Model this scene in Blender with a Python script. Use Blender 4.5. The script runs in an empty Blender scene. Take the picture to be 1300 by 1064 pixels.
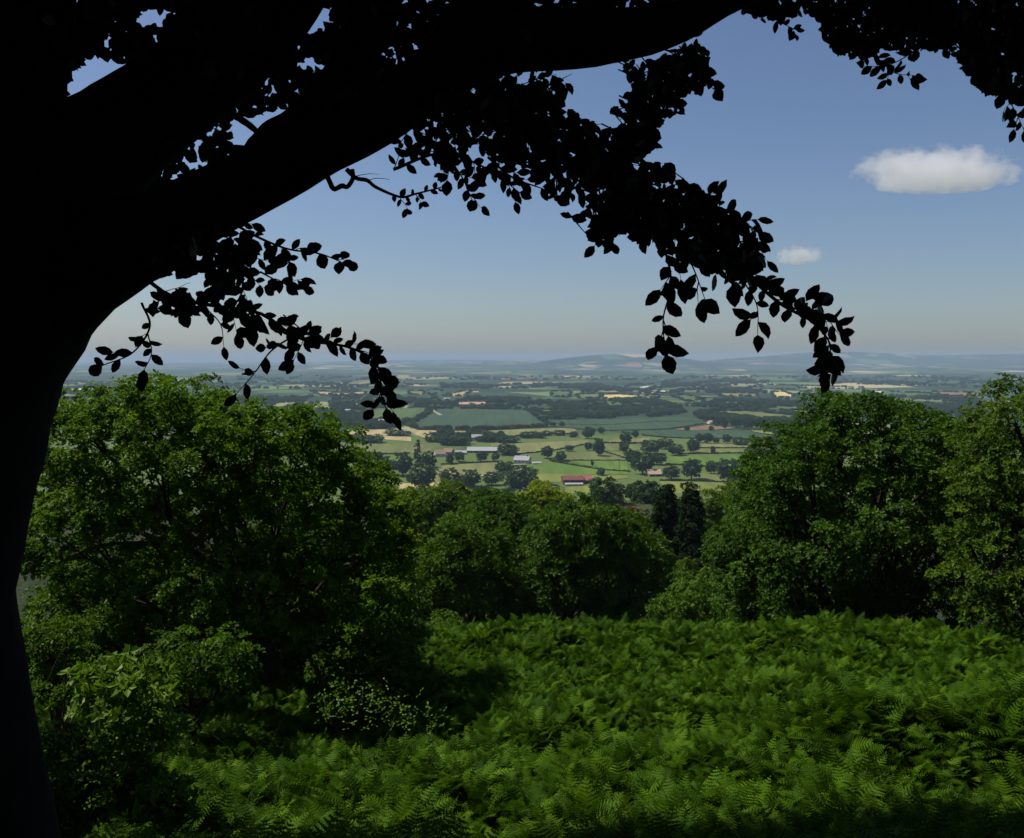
import bpy, math, random
import numpy as np
from mathutils import Vector

rng = np.random.default_rng(7)
random.seed(7)
C = bpy.data.collections.new("scene_objects")
bpy.context.scene.collection.children.link(C)
scn = bpy.context.scene

# ------------------------------------------------------------------ camera
F = 1126.0
PITCH = math.atan(77 / F)
CP, SP = math.cos(PITCH), math.sin(PITCH)
VALLEY = -120.0


def ray(px, py):
    x = (px - 650) / F
    y = (532 - py) / F
    return np.array([x, CP + y * SP, -SP + y * CP])


def P(px, py, Y):
    d = ray(px, py)
    return d * (Y / d[1])


def G(px, py, z=VALLEY):
    d = ray(px, py)
    return d * (z / d[2])


def project(p):
    x, y, z = p[..., 0], p[..., 1], p[..., 2]
    dep = y * CP - z * SP
    up = y * SP + z * CP
    return 650 + F * x / dep, 532 - F * up / dep, dep


cam = bpy.data.cameras.new("camera")
cam.sensor_width = 36
cam.lens = 36 * F / 1300
cam.clip_start = 0.1
cam.clip_end = 80000
co = bpy.data.objects.new("camera", cam)
co.rotation_euler = (math.pi / 2 - PITCH, 0, 0)
C.objects.link(co)
scn.camera = co

# ------------------------------------------------------------------ light
SUN_EL = math.radians(58)
SUN_AZ = math.radians(-70)          # left of the view direction, ahead of the camera
sd = Vector((math.sin(SUN_AZ) * math.cos(SUN_EL), math.cos(SUN_AZ) * math.cos(SUN_EL), math.sin(SUN_EL)))
sl = bpy.data.lights.new("sun", 'SUN')
sl.energy = 5.0
sl.angle = math.radians(0.5)
sl.color = (1.0, 0.94, 0.84)
so = bpy.data.objects.new("sun", sl)
so.rotation_euler = sd.to_track_quat('Z', 'Y').to_euler()
so.location = (0, 0, 60)
C.objects.link(so)

w = bpy.data.worlds.new("World")
scn.world = w
w.use_nodes = True
nt = w.node_tree
nt.nodes.clear()
sky = nt.nodes.new('ShaderNodeTexSky')
sky.sky_type = 'NISHITA'
sky.sun_disc = False
sky.sun_elevation = SUN_EL
sky.sun_rotation = SUN_AZ
sky.altitude = 150
sky.air_density = 1.0
sky.dust_density = 0.9
sky.ozone_density = 2.0
bg = nt.nodes.new('ShaderNodeBackground')
bg.inputs[1].default_value = 0.058
wo = nt.nodes.new('ShaderNodeOutputWorld')
tintn = nt.nodes.new('ShaderNodeMix')
tintn.data_type = 'RGBA'
tintn.blend_type = 'MULTIPLY'
tintn.inputs[0].default_value = 1
tintn.inputs[7].default_value = (0.955, 1.0, 1.12, 1)
nt.links.new(sky.outputs[0], tintn.inputs[6])
nt.links.new(tintn.outputs[2], bg.inputs[0])
nt.links.new(bg.outputs[0], wo.inputs[0])

scn.view_settings.view_transform = 'Standard'
scn.view_settings.look = 'None'
scn.view_settings.gamma = 1
scn.view_settings.exposure = 0.42
scn.render.engine = 'CYCLES'
cy = scn.cycles
cy.use_denoising = True
cy.max_bounces = 12
cy.diffuse_bounces = 3
cy.glossy_bounces = 2
cy.transmission_bounces = 3
cy.volume_bounces = 12
cy.transparent_max_bounces = 8
cy.caustics_reflective = False
cy.caustics_refractive = False
cy.sample_clamp_indirect = 4


# ------------------------------------------------------------------ helpers
def link(o, parent=None):
    C.objects.link(o)
    if parent is not None:
        o.parent = parent
    return o


def tag(o, label=None, cat=None, group=None, kind=None):
    if label:
        o["label"] = label
    if cat:
        o["category"] = cat
    if group:
        o["group"] = group
    if kind:
        o["kind"] = kind
    return o


def empty(name, loc):
    o = bpy.data.objects.new(name, None)
    o.location = [float(v) for v in loc]
    o.empty_display_size = 0.3
    return link(o)


class MB:
    """collects vertex / face arrays and builds ONE mesh object"""

    def __init__(self):
        self.v, self.f3, self.f4, self.t3, self.t4, self.n = [], [], [], [], [], 0

    def add(self, v, f3=None, f4=None, t3=None, t4=None):
        v = np.asarray(v, dtype=np.float64).reshape(-1, 3)
        if f3 is not None and len(f3):
            f3 = np.asarray(f3, dtype=np.int64).reshape(-1, 3)
            self.f3.append(f3 + self.n)
            self.t3.append(np.full(len(f3), 0.5) if t3 is None else np.broadcast_to(t3, (len(f3),)))
        if f4 is not None and len(f4):
            f4 = np.asarray(f4, dtype=np.int64).reshape(-1, 4)
            self.f4.append(f4 + self.n)
            self.t4.append(np.full(len(f4), 0.5) if t4 is None else np.broadcast_to(t4, (len(f4),)))
        self.v.append(v)
        self.n += len(v)

    def build(self, name, mat, parent=None, origin=(0, 0, 0), smooth=False):
        me = bpy.data.meshes.new(name)
        v = np.concatenate(self.v) - np.asarray(origin, dtype=np.float64)
        f3 = np.concatenate(self.f3) if self.f3 else np.zeros((0, 3), int)
        f4 = np.concatenate(self.f4) if self.f4 else np.zeros((0, 4), int)
        t = np.concatenate(self.t3 + self.t4) if (self.t3 or self.t4) else np.zeros(0)
        me.vertices.add(len(v))
        me.vertices.foreach_set("co", v.astype(np.float32).ravel())
        nl = f3.size + f4.size
        me.loops.add(nl)
        me.loops.foreach_set("vertex_index", np.concatenate([f3.ravel(), f4.ravel()]).astype(np.int32))
        npoly = len(f3) + len(f4)
        me.polygons.add(npoly)
        st = np.concatenate([np.arange(len(f3)) * 3, f3.size + np.arange(len(f4)) * 4]).astype(np.int32)
        me.polygons.foreach_set("loop_start", st)
        me.polygons.foreach_set("use_smooth", np.full(npoly, smooth))
        a = me.attributes.new("tint", 'FLOAT', 'FACE')
        a.data.foreach_set("value", t.astype(np.float32))
        me.update(calc_edges=True)
        me.materials.append(mat)
        o = bpy.data.objects.new(name, me)
        if parent is None:
            o.location = [float(x) for x in origin]
        link(o, parent)
        return o


def catmull(pts, n):
    pts = np.asarray(pts, float)
    k = len(pts)
    if k == 2:
        s = np.linspace(0, 1, n)[:, None]
        return pts[0] * (1 - s) + pts[1] * s
    e = np.vstack([2 * pts[0] - pts[1], pts, 2 * pts[-1] - pts[-2]])
    out = []
    for s in np.linspace(0, k - 1, n):
        i = min(int(s), k - 2)
        t = s - i
        p0, p1, p2, p3 = e[i], e[i + 1], e[i + 2], e[i + 3]
        out.append(0.5 * (2 * p1 + (p2 - p0) * t + (2 * p0 - 5 * p1 + 4 * p2 - p3) * t * t + (3 * p1 - p0 - 3 * p2 + p3) * t ** 3))
    return np.array(out)


def tube(mb, pts, rad, sides=8, rough=0.0, tint=0.5, cap=True):
    pts = np.asarray(pts, float)
    rad = np.asarray(rad, float)
    n = len(pts)
    tan = np.gradient(pts, axis=0)
    tan /= np.linalg.norm(tan, axis=1)[:, None] + 1e-9
    ref = np.array([0.31, 0.2, 0.93]) if abs(tan[0][2]) < 0.85 else np.array([1.0, 0.1, 0.0])
    u = ref - tan[0] * np.dot(ref, tan[0])
    u /= np.linalg.norm(u)
    ang = np.linspace(0, 2 * math.pi, sides, endpoint=False)
    ph = rng.uniform(0, 6.28, 4)
    vs = []
    for i in range(n):
        u = u - tan[i] * np.dot(u, tan[i])
        u /= np.linalg.norm(u) + 1e-9
        b = np.cross(tan[i], u)
        rr = rad[i] * (1 + rough * (0.5 * np.sin(3 * ang + ph[0] + i * 0.25) + 0.35 * np.sin(5 * ang + ph[1] - i * 0.4) + 0.4 * math.sin(i * 0.9 + ph[2])
                                    + 0.25 * rng.normal(size=sides)))
        vs.append(pts[i] + rr[:, None] * (np.cos(ang)[:, None] * u + np.sin(ang)[:, None] * b))
    v = np.concatenate(vs)
    i0 = np.arange(n - 1)[:, None] * sides
    j = np.arange(sides)[None, :]
    jn = (j + 1) % sides
    f = np.stack([i0 + j, i0 + jn, i0 + sides + jn, i0 + sides + j], -1).reshape(-1, 4)
    f3 = []
    if cap:
        v = np.vstack([v, pts[0][None], pts[-1][None]])
        a, b_ = n * sides, n * sides + 1
        for q in range(sides):
            f3.append((a, (q + 1) % sides, q))
            f3.append((b_, (n - 1) * sides + q, (n - 1) * sides + (q + 1) % sides))
    mb.add(v, f3=f3, f4=f, t3=tint, t4=tint)


# ------------------------------------------------------------------ materials
def nodes(name):
    m = bpy.data.materials.new(name)
    m.use_nodes = True
    n = m.node_tree
    n.nodes.clear()
    return m, n


def N(n, kind, **kw):
    x = n.nodes.new(kind)
    for k, v in kw.items():
        setattr(x, k, v)
    return x


def ramp(n, fac, stops):
    r = N(n, 'ShaderNodeValToRGB')
    el = r.color_ramp.elements
    while len(el) > 1:
        el.remove(el[-1])
    el[0].position = stops[0][0]
    el[0].color = (*stops[0][1], 1)
    for p, c in stops[1:]:
        e = el.new(p)
        e.color = (*c, 1)
    n.links.new(fac, r.inputs[0])
    return r.outputs[0]


def leaf_mat(name, dark, mid, light, transl=0.3, rough=0.45, spec=0.35, sere=None):
    sere = sere or dark
    m, n = nodes(name)
    at = N(n, 'ShaderNodeAttribute', attribute_name="tint")
    tc = N(n, 'ShaderNodeTexCoord')
    no = N(n, 'ShaderNodeTexNoise')
    no.inputs['Scale'].default_value = 0.9
    no.inputs['Detail'].default_value = 3
    n.links.new(tc.outputs['Object'], no.inputs['Vector'])
    mx = N(n, 'ShaderNodeMath', operation='MULTIPLY_ADD')
    n.links.new(no.outputs['Fac'], mx.inputs[0])
    mx.inputs[1].default_value = 0.6
    mx.inputs[2].default_value = -0.3
    oi = N(n, 'ShaderNodeObjectInfo')
    orn = N(n, 'ShaderNodeMath', operation='MULTIPLY_ADD')
    n.links.new(oi.outputs['Random'], orn.inputs[0])
    orn.inputs[1].default_value = 0.36
    orn.inputs[2].default_value = -0.18
    ad0 = N(n, 'ShaderNodeMath', operation='ADD')
    n.links.new(at.outputs['Fac'], ad0.inputs[0])
    n.links.new(orn.outputs[0], ad0.inputs[1])
    ad = N(n, 'ShaderNodeMath', operation='ADD')
    n.links.new(ad0.outputs[0], ad.inputs[0])
    n.links.new(mx.outputs[0], ad.inputs[1])
    col = ramp(n, ad.outputs[0], [(0.0, sere), (0.012, dark), (0.12, dark), (0.5, mid), (0.95, light)])
    pb = N(n, 'ShaderNodeBsdfPrincipled')
    n.links.new(col, pb.inputs['Base Color'])
    pb.inputs['Roughness'].default_value = rough
    pb.inputs['Specular IOR Level'].default_value = spec
    tr = N(n, 'ShaderNodeBsdfTranslucent')
    n.links.new(col, tr.inputs['Color'])
    mi = N(n, 'ShaderNodeMixShader')
    mi.inputs[0].default_value = transl
    n.links.new(pb.outputs[0], mi.inputs[1])
    n.links.new(tr.outputs[0], mi.inputs[2])
    o = N(n, 'ShaderNodeOutputMaterial')
    n.links.new(mi.outputs[0], o.inputs[0])
    return m


def noise_mat(name, c1, c2, scale=5, rough=0.9, detail=5, stretch=(1, 1, 1), bump=0.0, c3=None):
    m, n = nodes(name)
    tc = N(n, 'ShaderNodeTexCoord')
    mp = N(n, 'ShaderNodeMapping')
    mp.inputs['Scale'].default_value = stretch
    n.links.new(tc.outputs['Object'], mp.inputs[0])
    no = N(n, 'ShaderNodeTexNoise')
    no.inputs['Scale'].default_value = scale
    no.inputs['Detail'].default_value = detail
    n.links.new(mp.outputs[0], no.inputs['Vector'])
    st = [(0.32, c1), (0.68, c2)]
    if c3:
        st = [(0.3, c1), (0.5, c2), (0.7, c3)]
    col = ramp(n, no.outputs['Fac'], st)
    pb = N(n, 'ShaderNodeBsdfPrincipled')
    pb.inputs['Roughness'].default_value = rough
    pb.inputs['Specular IOR Level'].default_value = 0.06
    n.links.new(col, pb.inputs['Base Color'])
    if bump:
        b = N(n, 'ShaderNodeBump')
        b.inputs['Strength'].default_value = bump
        b.inputs['Distance'].default_value = 0.03
        n.links.new(no.outputs['Fac'], b.inputs['Height'])
        n.links.new(b.outputs[0], pb.inputs['Normal'])
    o = N(n, 'ShaderNodeOutputMaterial')
    n.links.new(pb.outputs[0], o.inputs[0])
    return m


M = {}
M['oak'] = leaf_mat('oak_leaf', (0.029, 0.075, 0.003), (0.062, 0.136, 0.004), (0.120, 0.215, 0.007), 0.42, 0.5, 0.14)
M['maple'] = leaf_mat('maple_leaf', (0.026, 0.071, 0.003), (0.054, 0.120, 0.004), (0.100, 0.184, 0.007), 0.4, 0.5, 0.14)
M['dome'] = leaf_mat('deep_green_leaf', (0.022, 0.060, 0.003), (0.048, 0.104, 0.004), (0.090, 0.160, 0.006), 0.38, 0.5, 0.1)
M['lime'] = leaf_mat('yellow_green_leaf', (0.12, 0.170, 0.005), (0.18, 0.245, 0.008), (0.25, 0.32, 0.012), 0.4, 0.5, 0.14)
M['olive'] = leaf_mat('olive_leaf', (0.030, 0.070, 0.004), (0.058, 0.114, 0.006), (0.105, 0.172, 0.009), 0.38, 0.5, 0.1)
M['conifer'] = leaf_mat('conifer_needle', (0.007, 0.017, 0.005), (0.012, 0.028, 0.007), (0.020, 0.040, 0.009), 0.1, 0.7, 0.03)
M['gold'] = leaf_mat('golden_leaf', (0.06, 0.06, 0.010), (0.13, 0.085, 0.015), (0.22, 0.12, 0.02), 0.3)
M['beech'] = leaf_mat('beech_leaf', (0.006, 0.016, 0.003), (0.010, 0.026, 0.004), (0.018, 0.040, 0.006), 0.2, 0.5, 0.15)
M['bracken'] = leaf_mat('bracken_frond', (0.020, 0.052, 0.002), (0.049, 0.114, 0.004), (0.096, 0.182, 0.006), 0.38, 0.6, 0.06)
M['bramble'] = leaf_mat('bramble_leaf', (0.06, 0.13, 0.006), (0.11, 0.20, 0.010), (0.17, 0.28, 0.015), 0.42, 0.5, 0.2)  # colour raised to stand in for sun flecks on the bramble
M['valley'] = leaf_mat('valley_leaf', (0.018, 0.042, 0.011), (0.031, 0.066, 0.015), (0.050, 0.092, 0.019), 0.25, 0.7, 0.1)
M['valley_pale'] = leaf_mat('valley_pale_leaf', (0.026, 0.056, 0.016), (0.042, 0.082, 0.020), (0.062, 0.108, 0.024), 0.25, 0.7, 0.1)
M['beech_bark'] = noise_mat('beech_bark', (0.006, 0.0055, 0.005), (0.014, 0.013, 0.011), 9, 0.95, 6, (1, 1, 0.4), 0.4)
M['bark'] = noise_mat('bark', (0.02, 0.016, 0.012), (0.055, 0.045, 0.034), 8, 0.95, 6, (1, 1, 0.3), 0.4)


# ------------------------------------------------------------------ terrain
prof_y = [-200, -60, -30, -6, 0, 4, 7, 10, 14, 17, 22, 25, 28, 32, 45, 60, 110, 325, 500, 700, 800, 1e6]
prof_z = [60, 16, 4.5, -0.8, -1.6, -2.9, -4.4, -5.6, -7.0, -7.5, -8.0, -8.6, -9.8, -12.2, -22, -28, -36, -55, -84, -117, -120, -120]
crest_px = [-600, 300, 525, 590, 640, 700, 760, 870, 950, 1050, 1120, 1300, 1900]
crest_py = [840, 825, 806, 801, 791, 788, 795, 802, 800, 790, 795, 808, 815]


def wob(x, y):
    return (np.sin(x * 0.9 + 0.7 * np.sin(y * 0.5)) * np.sin(y * 0.8 + 1.1) * 0.22
            + np.sin(x * 0.37 + 1.9) * np.sin(y * 0.43 + 0.4) * 0.3)


def hills(x, y):
    z = np.zeros_like(np.asarray(x, float))

    def bump(cx, cy_, sx, sy, h):
        return h * np.exp(-((x - cx) / sx) ** 2 - ((y - cy_) / sy) ** 2)
    z = z + bump(1250, 10800, 900, 800, 100) + bump(1900, 11200, 900, 900, 86) + bump(600, 10800, 800, 700, 52)
    z = z + bump(-600, 12500, 2200, 900, 66) + bump(-1500, 16500, 2800, 1200, 85)
    z = z + bump(4700, 13500, 1700, 1500, 150) + bump(7300, 13800, 2600, 1500, 142) + bump(10500, 14500, 2500, 1800, 118)
    z = z + bump(3400, 12500, 1100, 900, 60) + bump(2500, 17500, 2500, 1500, 75) + bump(5200, 9300, 1500, 600, 22)
    z = z + bump(-6500, 19000, 5000, 1500, 30)
    far = np.clip((np.asarray(y) - 6000) / 4000, 0, 1)
    z = z + far * 16 * np.sin(x * 0.0021 + 1) * np.sin(y * 0.0017)
    return z


def ground_z(x, y):
    x = np.asarray(x, float)
    y = np.asarray(y, float)
    z = np.interp(y, prof_y, prof_z)
    near = np.clip((y - 3) / 4, 0, 1) * np.clip((21 - y) / 5, 0, 1)
    z = z + near * 0.8 * wob(x, y)
    zc = -(np.interp(650 + F * x / 24.0, crest_px, crest_py) - 455) * 24.0 / F - 0.60
    cr = np.exp(-((y - 24) / 2.6) ** 2)
    z = z * (1 - cr) + zc * cr + 0.06 * cr * np.sin(x * 2.1) * np.sin(x * 0.83 + 1)
    rid = (np.exp(-((y - 11.8) / 1.5) ** 2) - 0.45 * np.exp(-((y - 15.4) / 1.6) ** 2)) * np.interp(x, [-20, -3, 0.5, 1.6, 3, 7, 12, 30], [0.2, 0.2, 0.35, 0.7, 1.0, 1.2, 1.2, 1.0])
    z = z + rid
    mid = np.clip((y - 40) / 60, 0, 1) * np.clip((700 - y) / 200, 0, 1)
    z = z + mid * 3 * np.sin(x * 0.03 + 0.5) * np.sin(y * 0.021)
    z = z + np.where(y > 2500, hills(x, y), 0)
    return z


ys = np.concatenate([np.linspace(-180, -12, 20), np.arange(-10, 40, 0.5), np.geomspace(40, 2500, 70), np.linspace(2650, 22500, 130)])
us = np.concatenate([-np.geomspace(1, 0.012, 60), [0], np.geomspace(0.012, 1, 60)])
mb = MB()
vv = []
for y in ys:
    half = 40 + max(0, y) * 1.25 if y < 2500 else 40 + y * 1.1
    half = min(max(half, 60), 23500)
    xs = us * half
    if y < 45:
        xs = np.sign(us) * np.abs(us) ** 0.6 * half
    vv.append(np.stack([xs, np.full_like(xs, y), ground_z(xs, np.full_like(xs, y))], -1))
vv = np.concatenate(vv)
nx = len(us)
i0 = np.arange(len(ys) - 1)[:, None] * nx
j = np.arange(nx - 1)[None, :]
f = np.stack([i0 + j, i0 + j + 1, i0 + nx + j + 1, i0 + nx + j], -1).reshape(-1, 4)
mb.add(vv, f4=f)

# ground material: woodland floor near, patchwork of far fields and woods beyond
m, n = nodes('ground')
geo = N(n, 'ShaderNodeNewGeometry')
sep = N(n, 'ShaderNodeSeparateXYZ')
n.links.new(geo.outputs['Position'], sep.inputs[0])
mp = N(n, 'ShaderNodeMapping')
mp.inputs['Scale'].default_value = (0.0036, 0.0021, 0)
mp.inputs['Rotation'].default_value = (0, 0, 0.35)
n.links.new(geo.outputs['Position'], mp.inputs[0])
wn = N(n, 'ShaderNodeTexNoise')
wn.inputs['Scale'].default_value = 0.8
n.links.new(mp.outputs[0], wn.inputs['Vector'])
mixv = N(n, 'ShaderNodeMix', data_type='VECTOR')
mixv.inputs[0].default_value = 0.22
n.links.new(mp.outputs[0], mixv.inputs[4])
n.links.new(wn.outputs['Color'], mixv.inputs[5])
vo = N(n, 'ShaderNodeTexVoronoi')
vo.inputs['Scale'].default_value = 1.0
n.links.new(mixv.outputs[1], vo.inputs['Vector'])
sepc = N(n, 'ShaderNodeSeparateColor')
n.links.new(vo.outputs['Color'], sepc.inputs[0])
rp = N(n, 'ShaderNodeValToRGB')
rp.color_ramp.interpolation = 'CONSTANT'
el = rp.color_ramp.elements
cols = [(0.0, (0.022, 0.045, 0.018)), (0.26, (0.07, 0.115, 0.035)), (0.42, (0.11, 0.15, 0.05)), (0.54, (0.055, 0.10, 0.045)),
        (0.66, (0.19, 0.19, 0.085)), (0.76, (0.026, 0.050, 0.020)), (0.88, (0.25, 0.22, 0.12)), (0.93, (0.19, 0.12, 0.09)), (0.97, (0.32, 0.27, 0.15))]
el[0].position = 0
el[0].color = (*cols[0][1], 1)
el.remove(el[1])
for p_, c_ in cols[1:]:
    e = el.new(p_)
    e.color = (*c_, 1)
n.links.new(sepc.outputs[0], rp.inputs[0])
vo2 = N(n, 'ShaderNodeTexVoronoi', feature='DISTANCE_TO_EDGE')
vo2.inputs['Scale'].default_value = 1.0
n.links.new(mixv.outputs[1], vo2.inputs['Vector'])
hed = ramp(n, vo2.outputs['Distance'], [(0.03, (1, 1, 1)), (0.06, (0, 0, 0))])
mh = N(n, 'ShaderNodeMix', data_type='RGBA')
n.links.new(hed, mh.inputs[0])
n.links.new(rp.outputs[0], mh.inputs[6])
mh.inputs[7].default_value = (0.016, 0.034, 0.013, 1)
# woodland patches
mpw = N(n, 'ShaderNodeMapping')
mpw.inputs['Scale'].default_value = (0.0011, 0.0019, 0)
n.links.new(geo.outputs['Position'], mpw.inputs[0])
nw = N(n, 'ShaderNodeTexNoise')
nw.inputs['Scale'].default_value = 1
nw.inputs['Detail'].default_value = 7
nw.inputs['Roughness'].default_value = 0.62
n.links.new(mpw.outputs[0], nw.inputs['Vector'])
wf = ramp(n, nw.outputs['Fac'], [(0.49, (0, 0, 0)), (0.53, (1, 1, 1))])
mw = N(n, 'ShaderNodeMix', data_type='RGBA')
n.links.new(wf, mw.inputs[0])
n.links.new(mh.outputs[2], mw.inputs[6])
mw.inputs[7].default_value = (0.014, 0.030, 0.012, 1)
# near floor
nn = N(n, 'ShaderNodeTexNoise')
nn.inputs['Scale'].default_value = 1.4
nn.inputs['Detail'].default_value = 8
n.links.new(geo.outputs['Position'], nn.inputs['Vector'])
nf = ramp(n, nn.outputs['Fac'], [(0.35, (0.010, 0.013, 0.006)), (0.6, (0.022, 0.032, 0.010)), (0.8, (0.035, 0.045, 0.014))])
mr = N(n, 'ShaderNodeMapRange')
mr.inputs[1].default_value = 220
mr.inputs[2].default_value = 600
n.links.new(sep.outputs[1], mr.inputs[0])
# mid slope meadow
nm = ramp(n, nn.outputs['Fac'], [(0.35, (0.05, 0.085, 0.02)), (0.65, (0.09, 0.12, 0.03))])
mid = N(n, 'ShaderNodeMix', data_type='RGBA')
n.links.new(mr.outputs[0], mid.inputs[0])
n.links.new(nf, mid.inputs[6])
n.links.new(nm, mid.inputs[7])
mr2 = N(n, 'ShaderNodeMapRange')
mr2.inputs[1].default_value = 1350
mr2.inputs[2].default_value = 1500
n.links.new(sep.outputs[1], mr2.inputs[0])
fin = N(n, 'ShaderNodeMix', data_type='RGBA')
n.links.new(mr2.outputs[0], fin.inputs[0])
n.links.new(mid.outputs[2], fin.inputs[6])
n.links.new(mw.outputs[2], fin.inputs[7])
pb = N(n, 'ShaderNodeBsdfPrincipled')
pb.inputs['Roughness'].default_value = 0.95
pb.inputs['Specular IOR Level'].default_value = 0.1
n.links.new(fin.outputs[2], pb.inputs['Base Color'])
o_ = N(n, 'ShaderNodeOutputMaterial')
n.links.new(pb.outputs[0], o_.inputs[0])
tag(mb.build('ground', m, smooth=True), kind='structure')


# ------------------------------------------------------------------ haze
def box(x0, x1, y0, y1, z0, z1):
    v = [(x, y, z) for z in (z0, z1) for y in (y0, y1) for x in (x0, x1)]
    f = [(0, 2, 3, 1), (4, 5, 7, 6), (0, 1, 5, 4), (2, 6, 7, 3), (0, 4, 6, 2), (1, 3, 7, 5)]
    return np.array(v, float), f


m, n = nodes('haze')
pv = N(n, 'ShaderNodeVolumePrincipled')
pv.inputs['Color'].default_value = (0.40, 0.53, 0.72, 1)
pv.inputs['Density'].default_value = 0.000082
pv.inputs['Anisotropy'].default_value = 0.0
o_ = N(n, 'ShaderNodeOutputMaterial')
n.links.new(pv.outputs[0], o_.inputs['Volume'])
mb = MB()
v, f = box(-24500, 24500, -190, 22800, -145, 85)
mb.add(v, f4=f)
hz = mb.build('haze', m)
tag(hz, kind='stuff')


# ------------------------------------------------------------------ clouds
def cloud(name, label, px, py, dist, wpx, hpx, seed, dens):
    m, n = nodes(name + '_vapour')
    tc = N(n, 'ShaderNodeTexCoord')
    sp = N(n, 'ShaderNodeSeparateXYZ')
    n.links.new(tc.outputs['Object'], sp.inputs[0])
    ln = N(n, 'ShaderNodeVectorMath', operation='LENGTH')
    n.links.new(tc.outputs['Object'], ln.inputs[0])
    mpp = N(n, 'ShaderNodeMapping')
    mpp.inputs['Location'].default_value = (seed, seed * 2, 0)
    mpp.inputs['Scale'].default_value = (1.6, 1.2, 0.6)
    n.links.new(tc.outputs['Object'], mpp.inputs[0])
    no = N(n, 'ShaderNodeTexNoise')
    no.inputs['Scale'].default_value = 2.6
    no.inputs['Detail'].default_value = 9
    no.inputs['Roughness'].default_value = 0.6
    n.links.new(mpp.outputs[0], no.inputs['Vector'])
    a = N(n, 'ShaderNodeMath', operation='MULTIPLY_ADD')
    n.links.new(no.outputs['Fac'], a.inputs[0])
    a.inputs[1].default_value = 2.0
    a.inputs[2].default_value = -0.2
    s = N(n, 'ShaderNodeMath', operation='SUBTRACT')
    n.links.new(a.outputs[0], s.inputs[0])
    n.links.new(ln.outputs['Value'], s.inputs[1])
    k = N(n, 'ShaderNodeMath', operation='MULTIPLY', use_clamp=True)
    n.links.new(s.outputs[0], k.inputs[0])
    k.inputs[1].default_value = 5.0
    d = N(n, 'ShaderNodeMath', operation='MULTIPLY')
    n.links.new(k.outputs[0], d.inputs[0])
    d.inputs[1].default_value = dens
    pv = N(n, 'ShaderNodeVolumePrincipled')
    pv.inputs['Color'].default_value = (0.93, 0.93, 0.94, 1)
    pv.inputs['Anisotropy'].default_value = 0.55
    n.links.new(d.outputs[0], pv.inputs['Density'])
    o_ = N(n, 'ShaderNodeOutputMaterial')
    n.links.new(pv.outputs[0], o_.inputs['Volume'])
    mb = MB()
    nu, nv = 32, 16
    th = np.linspace(0.01, math.pi - 0.01, nv)
    phi = np.linspace(0, 2 * math.pi, nu, endpoint=False)
    T, Q = np.meshgrid(th, phi, indexing='ij')
    v = np.stack([np.sin(T) * np.cos(Q), np.sin(T) * np.sin(Q), np.cos(T)], -1)
    v[..., 2] = np.where(v[..., 2] < 0, v[..., 2] * 0.62, v[..., 2])
    i0 = np.arange(nv - 1)[:, None] * nu
    jj = np.arange(nu)[None, :]
    f = np.stack([i0 + jj, i0 + nu + jj, i0 + nu + (jj + 1) % nu, i0 + (jj + 1) % nu], -1).reshape(-1, 4)
    top = [list(range(nu))]
    vv = v.reshape(-1, 3)
    vv = np.vstack([vv, [[0, 0, 1], [0, 0, -0.62]]])
    f3 = [(nu * nv, q, (q + 1) % nu) for q in range(nu)] + [(nu * nv + 1, (nv - 1) * nu + (q + 1) % nu, (nv - 1) * nu + q) for q in range(nu)]
    mb.add(vv, f3=f3, f4=f)
    o = mb.build(name, m)
    o.location = P(px, py, dist)
    o.scale = (wpx / 2 * dist / F * 1.15, wpx / 2 * dist / F * 0.6, hpx / 1.5 * dist / F * 1.1)
    tag(o, label, 'cloud')
    return o


cloud('cloud', 'broad white flat-bottomed cloud alone in the blue sky at right', 1190, 221, 7000, 205, 50, 3.1, 0.0065)
cloud('cloud', 'tiny faint white cloud just right of the hanging beech branch', 1015, 326, 9000, 62, 22, 8.4, 0.008)


# ------------------------------------------------------------------ foliage templates
def rosette(k, L, W, tilt, rs):
    """k pointed leaves (folded pairs of triangles) round a twig tip"""
    v, f = [], []
    for i in range(k):
        a = 2 * math.pi * i / k + rs.uniform(-0.4, 0.4)
        t = tilt + rs.uniform(-0.5, 0.5)
        l = L * rs.uniform(0.7, 1.15)
        d = np.array([math.cos(a) * math.cos(t), math.sin(a) * math.cos(t), math.sin(t)])
        s = np.array([-math.sin(a), math.cos(a), 0])
        up = np.cross(d, s)
        roll = rs.uniform(-0.7, 0.7)
        s2 = s * math.cos(roll) + up * math.sin(roll)
        up2 = np.cross(d, s2)
        b = d * 0.12 * L
        n0 = len(v)
        v += [b, b + d * l * 0.55 + s2 * W / 2 + up2 * 0.12 * L, b + d * l, b + d * l * 0.55 - s2 * W / 2 + up2 * 0.12 * L]
        f += [(n0, n0 + 1, n0 + 2), (n0, n0 + 2, n0 + 3)]
    return np.array(v), np.array(f)


def frames(nrm):
    n_ = nrm / (np.linalg.norm(nrm, axis=1)[:, None] + 1e-9)
    r = rng.normal(size=n_.shape)
    u = r - n_ * (r * n_).sum(1)[:, None]
    u /= np.linalg.norm(u, axis=1)[:, None] + 1e-9
    b = np.cross(n_, u)
    return np.stack([u, b, n_], -1)          # columns


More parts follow.
